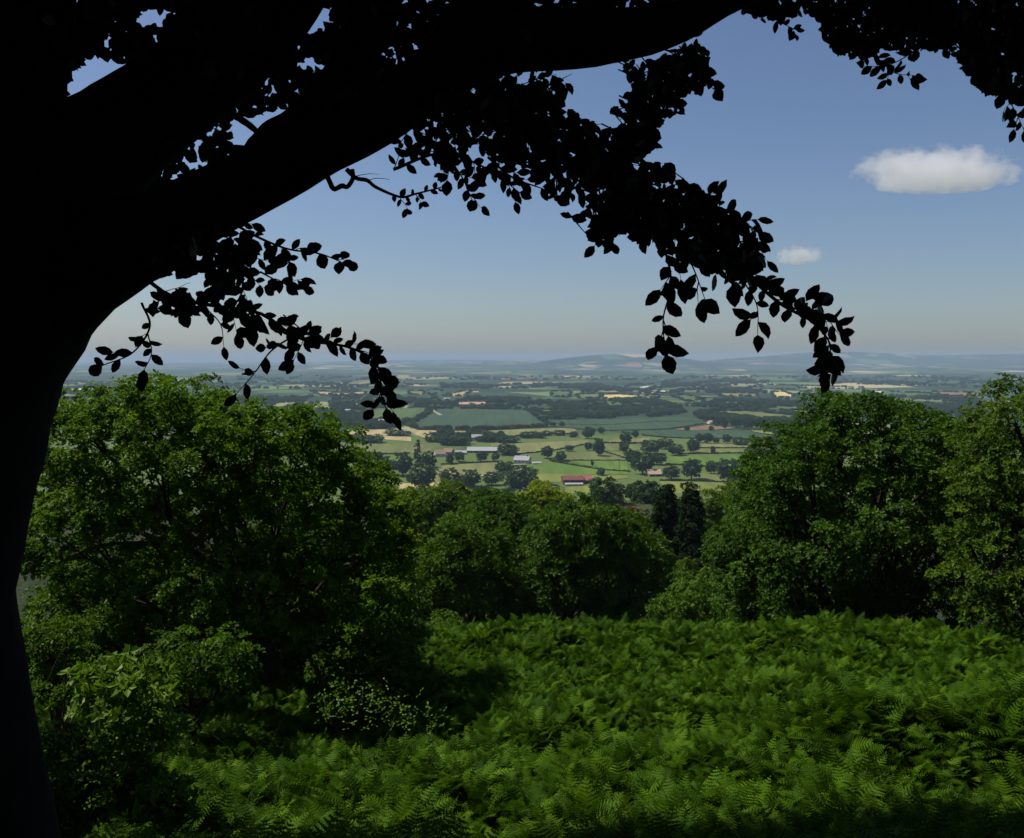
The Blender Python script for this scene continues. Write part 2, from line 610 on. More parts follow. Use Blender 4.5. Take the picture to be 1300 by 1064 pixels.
def scatter(mb, pos, nrm, tint, temps, smin=0.75, smax=1.2):
    pos = np.asarray(pos)
    R = frames(np.asarray(nrm))
    sc = rng.uniform(smin, smax, len(pos))
    which = rng.integers(0, len(temps), len(pos))
    for q, (tv, tf) in enumerate(temps):
        s = np.where(which == q)[0]
        if not len(s):
            continue
        v = np.einsum('nij,vj->nvi', R[s], tv) * sc[s, None, None] + pos[s, None, :]
        ff = tf[None] + (np.arange(len(s)) * len(tv))[:, None, None]
        tt = np.repeat(np.asarray(tint)[s], len(tf))
        tt = tt + np.tile(rng.normal(0, 0.05, len(tf)), len(s))
        mb.add(v.reshape(-1, 3), f3=ff.reshape(-1, 3), t3=tt)


def sphere_pts(n_):
    v = rng.normal(size=(n_, 3))
    return v / np.linalg.norm(v, axis=1)[:, None]


def crown_points(lobes, clump_r, clumps_per_m2, ros_per_clump, inner=0.75):
    """lobes: (centre, radii).  Leaf clumps sit on the lobes, rosettes on the clumps."""
    allp, alln, allt = [], [], []
    cs = np.array([l[0] for l in lobes])
    rs_ = np.array([l[1] for l in lobes])
    for li, (c, r) in enumerate(lobes):
        area = 4 * math.pi * (r[0] * r[1] + r[0] * r[2] + r[1] * r[2]) / 3
        k = max(4, int(area * clumps_per_m2))
        d = sphere_pts(k)
        rad = np.where(rng.random(k) < 0.24, rng.uniform(1.0, 1.3, k), rng.uniform(inner, 1.06, k))[:, None]
        cc = c + d * r * rad
        # drop clumps deep inside another lobe
        q = (((cc[:, None, :] - cs[None]) / rs_[None]) ** 2).sum(-1)
        q[:, li] = 9
        cc, d = cc[q.min(1) > 0.5], d[q.min(1) > 0.5]
        ct = rng.normal(0.5, 0.12, len(cc))
        cr = clump_r * rng.uniform(0.6, 1.35, len(cc))
        for a in range(len(cc)):
            m_ = max(3, int(ros_per_clump * rng.uniform(0.6, 1.4)))
            e = sphere_pts(m_)
            e = e * rng.uniform(0.35, 1.0, m_)[:, None] ** 0.6
            flip = rng.random(m_) < 0.6
            e[:, 2] = np.where(flip, np.abs(e[:, 2]), e[:, 2]) * 0.75
            p = cc[a] + e * cr[a]
            nn_ = e * 0.8 + d[a] * 0.6 + np.array([0, 0, 0.6]) + rng.normal(0, 0.25, (m_, 3))
            allp.append(p)
            alln.append(nn_)
            allt.append(np.full(m_, ct[a]) + rng.normal(0, 0.09, m_))
    return np.concatenate(allp), np.concatenate(alln), np.concatenate(allt)


def lobes_px(lst, Y, depth, cx=None, back=True):
    """silhouette lobes in photo pixels -> real ellipsoids round the tree's own axis"""
    lst = [tuple(l) for l in lst]
    xs = np.array([l[0] for l in lst], float)
    x0, x1 = (xs.min(), xs.max())
    mx_ = (x0 + x1) / 2
    hw = max((x1 - x0) / 2, 1)
    out = []
    for (x, y, r) in lst:
        e = max(0.0, 1 - ((x - mx_) / hw) ** 2) ** 0.5
        dy = -depth * e * random.uniform(0.55, 1.0)
        yy = Y + dy
        R = 0.85 * r * yy / F
        out.append((P(x, y, yy), np.array([R * 1.05, R, R * 0.95])))
        if back:
            yy = Y - dy * random.uniform(0.6, 1.0) + 0.2 * R
            p = P(x, y, Y)
            p = np.array([p[0], yy, p[2] * 1.0 - 0.1 * R])
            R = r * Y / F
            out.append((p, np.array([R, R, R * 0.9])))
    return out


def near_tree(name, label, cat, lst, Y, depth, mat, clump, cpm, rpc, leaf, base_px=None, group=None, trunk_r=0.16, wob_=0.25, limbs=True, extra=None):
    lobes = lobes_px(lst, Y, depth)
    cen = np.mean([l[0] for l in lobes], axis=0)
    bx = P(base_px, 700, Y)[0] if base_px is not None else cen[0]
    bz = float(ground_z(bx, Y))
    root = empty(name, (bx, Y, bz))
    org = np.array([bx, Y, bz])
    tag(root, label, cat, group)
    rs = np.random.default_rng(len(lst) + int(Y))
    temps = [rosette(int(rs.integers(5, 8)), leaf, leaf * 0.55, 0.35, rs) for _ in range(6)]
    p, nn_, t = crown_points(lobes, clump, cpm, rpc)
    gz = ground_z(p[:, 0], p[:, 1])
    ok = p[:, 2] > gz + 0.05
    mb = MB()
    scatter(mb, p[ok], nn_[ok], t[ok], temps)
    mb.build('crown', mat, root, org)
    # trunk and limbs
    mb = MB()
    top = np.array([cen[0], Y, cen[2]])
    mids = org * 0.5 + top * 0.5 + np.array([rng.normal(0, wob_), rng.normal(0, wob_), 0])
    tp = catmull([org - [0, 0, 0.3], org * 0.75 + top * 0.25, mids, top], 12)
    tube(mb, tp, np.linspace(trunk_r * 1.25, trunk_r * 0.6, 12), 10, 0.06)
    if limbs:
        for (c, r) in lobes[:: max(1, len(lobes) // 26)]:
            s = tp[rng.integers(3, 11)]
            mdl = s * 0.45 + c * 0.55 + np.array([0, 0, -0.12 * np.linalg.norm(c - s)]) + rng.normal(0, 0.08, 3) * np.linalg.norm(c - s)
            q = catmull([s, mdl, c], 9)
            tube(mb, q, np.linspace(trunk_r * 0.5, trunk_r * 0.1, 9), 6, 0.08)
            for _ in range(3):
                a = q[rng.integers(3, 8)]
                b = c + sphere_pts(1)[0] * r * 0.6
                tube(mb, catmull([a, (a + b) / 2 + rng.normal(0, 0.1, 3), b], 5), np.linspace(trunk_r * 0.16, trunk_r * 0.05, 5), 4)
    if extra:
        for pl, r0 in extra:
            q = catmull([P(*e) for e in pl], 14)
            tube(mb, q, np.linspace(r0, r0 * 0.3, 14), 6, 0.1)
    mb.build('trunk', M['bark'], root, org)
    return root


# ------------------------------------------------------------------ trees on the slope
near_tree('oak_tree', 'wide bright green oak behind the black beech trunk on the left', 'tree',
          [(90, 530, 32), (60, 580, 30), (55, 640, 35), (50, 700, 35), (150, 515, 34), (185, 507, 27), (222, 510, 28), (250, 528, 28),
           (120, 570, 45), (200, 560, 50), (290, 548, 36), (340, 555, 34), (387, 550, 32), (415, 575, 30), (440, 600, 28), (270, 600, 50),
           (340, 610, 50), (410, 640, 48), (470, 630, 32), (495, 652, 30), (150, 640, 50), (90, 660, 45), (230, 660, 50), (310, 680, 50),
           (390, 700, 48), (460, 690, 40), (498, 705, 30), (100, 740, 42), (180, 730, 45), (260, 750, 45), (340, 760, 42), (420, 760, 42),
           (488, 760, 36), (80, 790, 35), (150, 790, 32), (220, 795, 34), (300, 800, 34), (380, 800, 36), (450, 800, 34)],
          20, 3.0, M['oak'], 0.22, 8.8, 12, 0.10, base_px=350, trunk_r=0.17,
          extra=[([(345, 700, 19), (330, 640, 18.6), (350, 590, 18.8)], 0.09), ([(420, 812, 18.5), (380, 828, 17.8), (345, 842, 17.3), (308, 866, 17)], 0.05),
                 ([(350, 760, 19), (240, 700, 18.3), (150, 690, 18), (90, 705, 18)], 0.07), ([(345, 842, 17.3), (330, 862, 17.2), (300, 880, 17.1)], 0.025)])
near_tree('maple_tree', 'large rounded green tree rising behind the bracken on the right', 'tree',
          [(1070, 520, 24), (1110, 525, 25), (1145, 535, 26), (1180, 548, 28), (1210, 552, 24), (1060, 555, 32), (1025, 575, 30), (1000, 595, 28),
           (975, 612, 24), (1100, 580, 45), (1160, 590, 42), (1205, 590, 35), (1040, 630, 45), (985, 650, 38), (952, 682, 32), (935, 702, 28),
           (934, 735, 28), (960, 740, 36), (1000, 710, 45), (1060, 700, 50), (1120, 660, 50), (1180, 650, 45), (1210, 640, 35), (1120, 730, 50),
           (1180, 720, 45), (1060, 760, 45), (1225, 572, 26), (1232, 612, 28), (1232, 660, 30), (1000, 775, 36), (940, 775, 28), (1130, 785, 40), (1190, 780, 35), (1070, 820, 50), (980, 820, 40), (1160, 820, 50)],
          33, 4.4, M['maple'], 0.38, 3.5, 14, 0.14, base_px=1090, trunk_r=0.3)
near_tree('beech_tree', 'feathery green tree cut off by the right edge of the picture', 'tree',
          [(1287, 537, 26), (1320, 512, 32), (1262, 555, 24), (1240, 582, 24), (1290, 590, 40), (1330, 600, 50), (1228, 620, 28), (1260, 640, 38),
           (1310, 670, 50), (1230, 690, 35), (1270, 720, 40), (1320, 740, 50), (1215, 740, 28), (1250, 775, 35), (1300, 790, 40), (1345, 540, 50),
           (1380, 600, 60), (1390, 700, 60), (1370, 780, 60), (1420, 560, 50), (1450, 660, 60), (1450, 760, 60)],
          27, 3.2, M['olive'], 0.33, 3.6, 12, 0.115, base_px=1330, trunk_r=0.25,
          extra=[([(1330, 480, 25), (1300, 480, 24.5), (1264, 494, 24)], 0.02)])
near_tree('round_tree', 'dark domed tree in the middle behind the bracken crest', 'tree',
          [(740, 690, 42), (700, 700, 36), (790, 690, 40), (820, 715, 35), (675, 730, 32), (720, 745, 42), (770, 740, 45), (815, 755, 38),
           (670, 765, 30), (720, 785, 38), (780, 785, 40), (830, 790, 30), (745, 668, 22), (692, 675, 20), (717, 670, 20), (775, 668, 22), (800, 678, 20),
           (720, 825, 40), (780, 825, 40)],
          54, 5.0, M['dome'], 0.55, 1.5, 14, 0.24, base_px=745, trunk_r=0.35)
near_tree('round_tree', 'dark spreading tree just left of the domed middle tree', 'tree',
          [(590, 702, 36), (562, 722, 34), (620, 707, 32), (640, 732, 30), (542, 755, 33), (590, 750, 40), (630, 765, 35), (560, 785, 30),
           (600, 790, 36), (640, 795, 28), (528, 778, 20), (575, 684, 20), (608, 684, 22), (590, 830, 40)],
          50, 4.0, M['dome'], 0.52, 1.5, 14, 0.22, base_px=590, trunk_r=0.3)
near_tree('round_tree', 'deep green tree standing behind the gap between two darker round trees', 'tree',
          [(640, 668, 28), (665, 682, 24), (612, 662, 24), (645, 692, 28), (627, 646, 20), (602, 652, 20), (655, 655, 20)],
          72, 4.0, M['dome'], 0.6, 1.2, 13, 0.28, base_px=640, trunk_r=0.3)
near_tree('ash_tree', 'light green tree beside the right edge of the left oak', 'tree',
          [(545, 640, 22), (570, 635, 20), (522, 665, 24), (560, 662, 26), (590, 645, 18), (600, 668, 20), (530, 690, 24), (515, 640, 16)],
          92, 4.0, M['olive'], 0.6, 1.0, 13, 0.32, base_px=550, trunk_r=0.3)
near_tree('birch_tree', 'pale yellow-green slender tree in the gap right of the left oak', 'tree',
          [(507, 690, 20), (497, 715, 20), (510, 738, 20), (490, 758, 18), (515, 712, 14)],
          44, 1.5, M['lime'], 0.4, 1.6, 10, 0.18, base_px=503, trunk_r=0.14)
near_tree('lime_tree', 'sunlit yellow-green tree topping the middle wood below the red barn', 'tree',
          [(690, 634, 20), (670, 640, 14), (712, 639, 14), (690, 652, 24), (668, 658, 16), (714, 658, 16), (690, 675, 24)],
          118, 3.5, M['lime'], 0.62, 1.1, 13, 0.34, base_px=690, trunk_r=0.3)
near_tree('copper_tree', 'golden brown tree beside the dark conifers', 'tree',
          [(783, 656, 13), (803, 660, 15), (790, 674, 14), (815, 672, 12), (800, 690, 14), (825, 685, 12)],
          98, 2.5, M['gold'], 0.55, 1.2, 12, 0.28, base_px=800, trunk_r=0.22)
near_tree('conifer_tree', 'tall blackish conifer right of the golden tree', 'tree',
          [(848, 626, 8), (848, 638, 12), (847, 655, 17), (846, 675, 20), (846, 697, 22), (850, 720, 24), (848, 745, 24)],
          84, 1.6, M['conifer'], 0.42, 2.0, 14, 0.24, base_px=848, trunk_r=0.25)
near_tree('conifer_tree', 'narrower black conifer touching the light willow-like tree', 'tree',
          [(876, 622, 7), (876, 634, 10), (877, 650, 14), (878, 670, 17), (880, 695, 19), (882, 718, 20), (882, 745, 20)],
          80, 1.5, M['conifer'], 0.42, 2.0, 14, 0.24, base_px=879, trunk_r=0.25)
near_tree('willow_tree', 'soft light green tree immediately right of the black conifers', 'tree',
          [(905, 636, 14), (902, 655, 18), (908, 678, 18), (905, 702, 18), (912, 724, 16)],
          94, 2.2, M['olive'], 0.5, 1.3, 12, 0.26, base_px=905, trunk_r=0.2)
near_tree('ash_tree', 'olive green tree tucked against the left shoulder of the big right tree', 'tree',
          [(937, 628, 17), (957, 622, 16), (930, 650, 20), (952, 650, 20), (926, 674, 17), (945, 680, 20)],
          108, 3.0, M['olive'], 0.55, 1.1, 12, 0.3, base_px=940, trunk_r=0.25)
near_tree('conifer_tree', 'small dark conifer below the light willow-like tree', 'tree',
          [(921, 690, 8), (921, 702, 11), (921, 718, 14), (921, 738, 16)], 72, 1.0, M['conifer'], 0.4, 2.0, 12, 0.22, base_px=921, trunk_r=0.15)
near_tree('round_bush', 'small rounded olive bush in the clearing below the conifers', 'bush',
          [(862, 722, 11), (874, 720, 11), (868, 728, 12)], 66, 0.7, M['olive'], 0.3, 3.0, 10, 0.16, trunk_r=0.08, limbs=False)
near_tree('leafy_shrub', 'bright shrub at the left foot of the big right tree', 'shrub',
          [(880, 762, 24), (905, 772, 24), (852, 775, 20), (872, 792, 24), (900, 748, 18), (905, 798, 24), (850, 800, 22), (925, 790, 22)],
          42, 1.6, M['maple'], 0.42, 2.2, 12, 0.17, base_px=885, trunk_r=0.1)
near_tree('leafy_shrub', 'small rounded shrub poking over the left end of the bracken crest', 'shrub',
          [(570, 790, 14), (560, 800, 14), (580, 802, 14), (568, 815, 16)], 33, 0.6, M['maple'], 0.28, 4, 10, 0.12, trunk_r=0.06, limbs=False)
near_tree('leafy_shrub', 'dappled shrub lying in front of the shaded foot of the left oak', 'shrub',
          [(190, 838, 22), (230, 828, 24), (275, 826, 22), (315, 836, 20), (160, 852, 20), (250, 850, 26), (210, 862, 24), (300, 858, 22)],
          15.5, 0.8, M['oak'], 0.17, 12, 11, 0.075, base_px=240, trunk_r=0.05)
near_tree('shade_fill_thicket', 'added thicket filling the dark behind the low limbs of the left oak', 'thicket',  # added bush mass, fills the dark gap under the oak
          [(60, 790, 40), (120, 800, 42), (190, 795, 42), (260, 800, 44), (330, 795, 44), (400, 800, 44), (470, 800, 40), (520, 815, 26), (100, 750, 40),
           (180, 750, 40), (260, 755, 40), (340, 750, 40), (420, 755, 40), (480, 760, 34), (60, 850, 40), (140, 850, 44), (240, 850, 44), (340, 850, 44), (440, 850, 40)],
          24.5, 0.9, M['dome'], 0.34, 5, 11, 0.13, base_px=300, trunk_r=0.08)
near_tree('holly_bush', 'dark shaded bush at the foot of the left oak beside the bracken', 'bush',
          [(470, 830, 30), (505, 825, 28), (520, 855, 24), (450, 860, 26), (490, 860, 30), (420, 850, 24)],
          18.5, 1.2, M['dome'], 0.24, 6, 11, 0.09, base_px=480, trunk_r=0.06)
near_tree('leafy_shrub', 'dim shrub beside the base of the black beech trunk', 'shrub',
          [(85, 800, 20), (60, 815, 22), (95, 832, 16), (60, 850, 22), (70, 880, 22)],
          11, 0.9, M['dome'], 0.16, 12, 11, 0.07, base_px=80, trunk_r=0.05)


# ------------------------------------------------------------------ the beech overhead
def beech_leaf():
    t = [0, 0.22, 0.5, 0.78, 1.0]
    hw_ = [0, 0.27, 0.33, 0.2, 0]
    mid_ = [np.array([a, 0, -0.10 * a * a]) for a in t]
    v = list(mid_)
    lf, rt = [], []
    for i in (1, 2, 3):
        lf.append(len(v))
        v.append(mid_[i] + np.array([0.04, hw_[i], 0.06]))
        rt.append(len(v))
        v.append(mid_[i] + np.array([0.04, -hw_[i], 0.06]))
    f3 = [(0, 1, lf[0]), (0, rt[0], 1), (3, 4, lf[2]), (3, rt[2], 4)]
    f4 = [(1, 2, lf[1], lf[0]), (2, 3, lf[2], lf[1]), (1, rt[0], rt[1], 2), (2, rt[1], rt[2], 3)]
    return np.array(v), np.array(f3), np.array(f4)


BV, B3, B4 = beech_leaf()


class Leaves:
    def __init__(self):
        self.p, self.a, self.n, self.L = [], [], [], []

    def leaf(self, p, ang, L, flat=0.5):
        ax = np.array([math.cos(ang), rng.normal(0, 0.45), math.sin(ang)])
        ax /= np.linalg.norm(ax)
        nr = np.array([rng.normal(0, flat), -1.0, rng.normal(-0.3, flat)])
        nr -= ax * nr.dot(ax)
        nr /= np.linalg.norm(nr)
        self.p.append(p)
        self.a.append(ax)
        self.n.append(nr)
        self.L.append(L)

    def build(self, name, parent, org):
        p, a, n_, L = map(np.array, (self.p, self.a, self.n, self.L))
        b = np.cross(n_, a)
        R = np.stack([a, b * rng.uniform(0.72, 1.12, len(L))[:, None], n_ * rng.uniform(-0.5, 2.2, len(L))[:, None]], -1) * L[:, None, None]
        v = np.einsum('nij,vj->nvi', R, BV) + p[:, None]
        k = len(p)
        off = (np.arange(k) * len(BV))[:, None, None]
        t = rng.normal(0.5, 0.17, k)
        mb = MB()
        mb.add(v.reshape(-1, 3), (B3[None] + off).reshape(-1, 3), (B4[None] + off).reshape(-1, 4), np.repeat(t, 4), np.repeat(t, 4))
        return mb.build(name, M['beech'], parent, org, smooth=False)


def inpoly(pt, poly):
    x, y = pt
    c = False
    j_ = len(poly) - 1
    for i in range(len(poly)):
        xi, yi = poly[i]
        xj, yj = poly[j_]
        if (yi > y) != (yj > y) and x < (xj - xi) * (y - yi) / (yj - yi) + xi:
            c = not c
        j_ = i
    return c


GAPS = [[(84, 136), (82, 118), (92, 104), (92, 88), (118, 68), (140, 76), (164, 76), (165, 90), (135, 112), (112, 130)],
        [(292, 186), (298, 150), (310, 145), (350, 137), (378, 140), (350, 160), (338, 178), (325, 190)],
        [(190, 260), (215, 242), (250, 228), (248, 236), (215, 254)], [(258, 238), (290, 222), (298, 210), (298, 222), (270, 242)],
        [(380, 190), (420, 158), (430, 165), (425, 178)], [(165, 30), (180, 14), (212, 14), (212, 30), (190, 34)],
        [(392, 10), (414, 8), (417, 28), (396, 44), (370, 40)], [(380, 86), (395, 66), (400, 80), (430, 80), (425, 92)],
        [(150, 365), (190, 358), (215, 345), (235, 350), (258, 345), (258, 368), (200, 372)], [(615, 48), (640, 40), (640, 52)],
        [(780, 15), (806, 14), (806, 22)], [(520, 50), (535, 60), (525, 70)], [(440, 140), (455, 140), (452, 156), (440, 155)],
        [(122, 42), (138, 46), (146, 64), (128, 56)]]


def in_gap(pt):
    return any(inpoly(pt, g) for g in GAPS)


OB = np.array([-2.6, 4.0, float(ground_z(-2.6, 4.0))])
bt = empty('beech_tree', OB)
tag(bt, 'huge black silhouetted beech framing the view with trunk at left and leafy limbs overhead', 'tree')


def limb(name, pl, sides=16, rough=0.035, n=40):
    pts = catmull([P(a, b, d) for a, b, d, r in pl], n)
    rad = catmull([[r * d / F, 0] for a, b, d, r in pl], n)[:, 0]
    mb = MB()
    tube(mb, pts, np.maximum(rad, 0.004), sides, rough)
    return mb.build(name, M['beech_bark'], bt, OB, smooth=True)


limb('trunk', [(-110, 1560, 4.2, 330), (-135, 1250, 4.1, 232), (-132, 1010, 4.05, 176), (-134, 860, 4.0, 150), (-134, 760, 4.0, 139), (-120, 690, 4.0, 138),
               (-110, 620, 4.0, 139), (-99, 550, 4.0, 142), (-87, 490, 4.0, 143), (-66, 430, 4.0, 142), (-28, 350, 4.0, 144), (-5, 250, 4.0, 126),
               (0, 120, 4.05, 78), (30, -20, 4.1, 60), (60, -300, 4.3, 55), (90, -800, 4.6, 40)], 28, 0.02, 60)
limb('limb', [(-40, 430, 4.0, 96), (40, 376, 4.0, 84), (110, 332, 3.95, 66), (200, 292, 3.9, 50), (300, 240, 3.85, 41), (400, 193, 3.8, 34), (470, 160, 3.75, 31),
              (530, 122, 3.7, 31), (570, 85, 3.7, 34), (650, 52, 3.65, 36), (760, 47, 3.6, 34), (850, 32, 3.6, 25), (930, -5, 3.6, 19), (1050, -60, 3.6, 15), (1300, -160, 3.6, 9)], 18, 0.06, 60)
limb('limb', [(-20, 340, 4.0, 110), (80, 235, 4.1, 92), (150, 172, 4.2, 64), (230, 112, 4.3, 56), (320, 40, 4.4, 52), (400, -60, 4.5, 44), (600, -300, 4.8, 30)], 18, 0.03)
limb('limb', [(300, 235, 3.9, 20), (345, 185, 3.9, 24), (385, 152, 3.95, 22), (440, 90, 4.0, 24), (480, 20, 4.1, 22), (520, -80, 4.2, 18)], 14, 0.07)
limb('limb', [(560, 85, 3.75, 30), (600, 20, 4.0, 26), (660, -60, 4.3, 22), (760, -300, 4.8, 16)], 14, 0.05)

# thin bare branches, then the leafy ones
LEAF = 0.062
brk = {}


def branch(pl, r0, r1, leafy=True, spacing=0.5, shoots=True, shoot_len=(45, 100), density=1.0, leaf=LEAF, keep=None, n=30, spread=1.0, name='branch'):
    """a branch drawn through photo points with real depth; side shoots carry alternate leaves"""
    path = catmull(pl, n)                      # px, py, depth
    pts = np.array([P(*q) for q in path])
    mb = MB()
    tube(mb, pts, np.linspace(r0, r1, n), 7, 0.08)
    lv = Leaves()

    def leaf_run(q, rad0):
        pp = np.array([P(*e) for e in q])
        tube(mb, pp, np.linspace(rad0, 0.0008, len(q)), 4)
        d = np.diff(q[:, :2], axis=0)
        seg = np.hypot(d[:, 0], d[:, 1])
        cum = np.concatenate([[0], np.cumsum(seg)])
        L = leaf * F / q[0, 2]
        s, side = L * 0.35, random.choice((-1, 1))
        while s < cum[-1]:
            i = min(np.searchsorted(cum, s) - 1, len(d) - 1)
            tt = (s - cum[i]) / max(seg[i], 1e-6)
            e = q[i] * (1 - tt) + q[i + 1] * tt
            base = math.atan2(-d[i][1], d[i][0])
            a = base + side * rng.uniform(0.5, 1.15)
            ll = leaf * rng.uniform(0.62, 1.15)
            tip = (e[0] + math.cos(a) * ll * F / e[2] * 0.5, e[1] - math.sin(a) * ll * F / e[2] * 0.5)
            if (keep is None or keep(tip)) and not in_gap(tip):
                lv.leaf(P(e[0], e[1], e[2] + rng.normal(0, 0.02)), a, ll)
            side = -side
            s += L * spacing * rng.uniform(0.7, 1.3) / density
        a = math.atan2(-d[-1][1], d[-1][0])
        e = q[-1]
        if (keep is None or keep((e[0], e[1]))) and not in_gap((e[0], e[1])):
            lv.leaf(P(*e), a + rng.normal(0, 0.2), leaf * rng.uniform(0.8, 1.1))

    if leafy:
        leaf_run(path, r1)
        if shoots:
            d = np.diff(path[:, :2], axis=0)
            tot = np.hypot(d[:, 0], d[:, 1]).sum()
            ns = max(2, int(tot / 26 * density))
            for k in range(ns):
                u = (k + rng.uniform(0.1, 0.9)) / ns
                i = min(int(u * (n - 1)), n - 2)
                e = path[i]
                base = math.atan2(-d[i][1], d[i][0])
                a = base + random.choice((-1, 1)) * rng.uniform(0.35, 1.0) * spread
                ln = rng.uniform(*shoot_len) * (1 - 0.45 * u)
                q = [e]
                m_ = 6
                dz = rng.normal(0, 0.35)
                for s_ in range(m_):
                    a += rng.normal(-0.02, 0.13) - (0.03 if math.cos(a) > 0 else -0.03)
                    q.append(q[-1] + np.array([math.cos(a) * ln / m_, -math.sin(a) * ln / m_, dz / m_]))
                leaf_run(np.array(q), 0.0022)
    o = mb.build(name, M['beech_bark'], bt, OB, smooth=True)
    if lv.p:
        lv.build('foliage', o, OB)
    return o


# bare twigs
branch([(296, 146, 3.9), (318, 160, 3.9), (342, 183, 3.9)], 0.016, 0.012, leafy=False)
branch([(285, 187, 3.9), (310, 188, 3.9), (345, 194, 3.9)], 0.013, 0.012, leafy=False)
branch([(412, 216, 3.8), (419, 232, 3.8), (424, 240, 3.8), (434, 236, 3.8), (441, 237, 3.8), (448, 226, 3.8), (447, 215, 3.8)], 0.012, 0.009, leafy=False)
branch([(440, 215, 3.8), (452, 226, 3.8), (466, 229, 3.8), (478, 238, 3.8), (508, 250, 3.8), (528, 246, 3.8), (560, 238, 3.8)], 0.011, 0.003, shoot_len=(14, 40), density=0.8, leaf=0.04, keep=lambda t: t[0] > 500)
branch([(225, 250, 3.9), (252, 236, 3.9), (285, 222, 3.9)], 0.012, 0.01, leafy=False)

# lower left hanging sprays
S = dict(shoot_len=(35, 70))
branch([(290, 280, 3.6), (325, 300, 3.5), (365, 316, 3.45), (405, 322, 3.4), (434, 333, 3.4)], 0.006, 0.002, shoot_len=(18, 36), spread=0.6, density=0.8)
branch([(250, 300, 3.6), (300, 325, 3.5), (308, 365, 3.4), (296, 392, 3.35)], 0.007, 0.003, shoot_len=(30, 60), density=1.2)
branch([(170, 340, 3.6), (215, 375, 3.4), (270, 388, 3.3), (330, 398, 3.25), (380, 430, 3.2), (440, 440, 3.15), (478, 462, 3.1), (484, 500, 3.1), (490, 518, 3.1)],
       0.009, 0.002, shoot_len=(22, 46), spread=0.85, density=1.15)
branch([(180, 385, 3.4), (190, 415, 3.35), (168, 448, 3.3), (130, 464, 3.3)], 0.005, 0.002, shoot_len=(15, 34), density=0.5)
branch([(188, 425, 3.35), (192, 450, 3.3), (178, 478, 3.3)], 0.003, 0.001, shoots=False)
branch([(375, 425, 3.2), (345, 445, 3.15), (322, 475, 3.1), (300, 500, 3.1)], 0.004, 0.001, shoot_len=(14, 30), density=0.55)
branch([(330, 345, 3.4), (355, 358, 3.4), (385, 368, 3.4)], 0.004, 0.001, shoot_len=(15, 30))
branch([(262, 392, 3.3), (280, 412, 3.3), (284, 440, 3.3)], 0.003, 0.001, shoots=False, density=0.5)
branch([(360, 400, 3.25), (385, 425, 3.2), (372, 460, 3.2)], 0.003, 0.001, shoot_len=(14, 26), density=0.8)

# the long right hand hanging branch
branch([(600, 95, 3.7), (680, 180, 3.5), (760, 230, 3.3), (840, 265, 3.1), (900, 300, 3.0), (945, 345, 2.95), (990, 385, 2.9), (1030, 408, 2.9), (1054, 438, 2.85), (1046, 470, 2.85)],
       0.014, 0.0015, shoot_len=(26, 56), density=0.95, n=44)
branch([(860, 275, 3.1), (905, 262, 3.05), (950, 285, 3.0), (962, 325, 3.0)], 0.005, 0.0015, shoot_len=(20, 45), density=1.2)
branch([(800, 255, 3.2), (840, 310, 2.8), (852, 360, 2.6), (842, 405, 2.5), (845, 450, 2.5)], 0.005, 0.0012, shoot_len=(16, 42), density=0.7, leaf=0.066)
branch([(860, 300, 3.0), (880, 340, 2.8), (895, 380, 2.7)], 0.004, 0.001, shoot_len=(20, 40), density=0.8)
branch([(760, 240, 3.3), (770, 280, 3.2), (755, 312, 3.2)], 0.004, 0.001, shoot_len=(20, 40), density=1.0)
branch([(935, 345, 2.95), (960, 385, 2.9), (962, 425, 2.9)], 0.003, 0.001, shoot_len=(12, 28), density=0.7)
branch([(1000, 392, 2.9), (1040, 396, 2.9), (1066, 425, 2.9)], 0.003, 0.001, shoot_len=(12, 30), density=0.9)
branch([(500, 215, 3.6), (560, 195, 3.5), (620, 215, 3.4), (660, 245, 3.4)], 0.007, 0.002, shoot_len=(24, 50), density=0.9, leaf=0.055)
branch([(540, 180, 3.6), (580, 215, 3.5), (600, 255, 3.5)], 0.005, 0.0015, shoot_len=(20, 40), density=1.0, leaf=0.05)
branch([(620, 200, 3.5), (650, 225, 3.4), (690, 240, 3.4)], 0.006, 0.002, shoot_len=(20, 45), density=0.9)

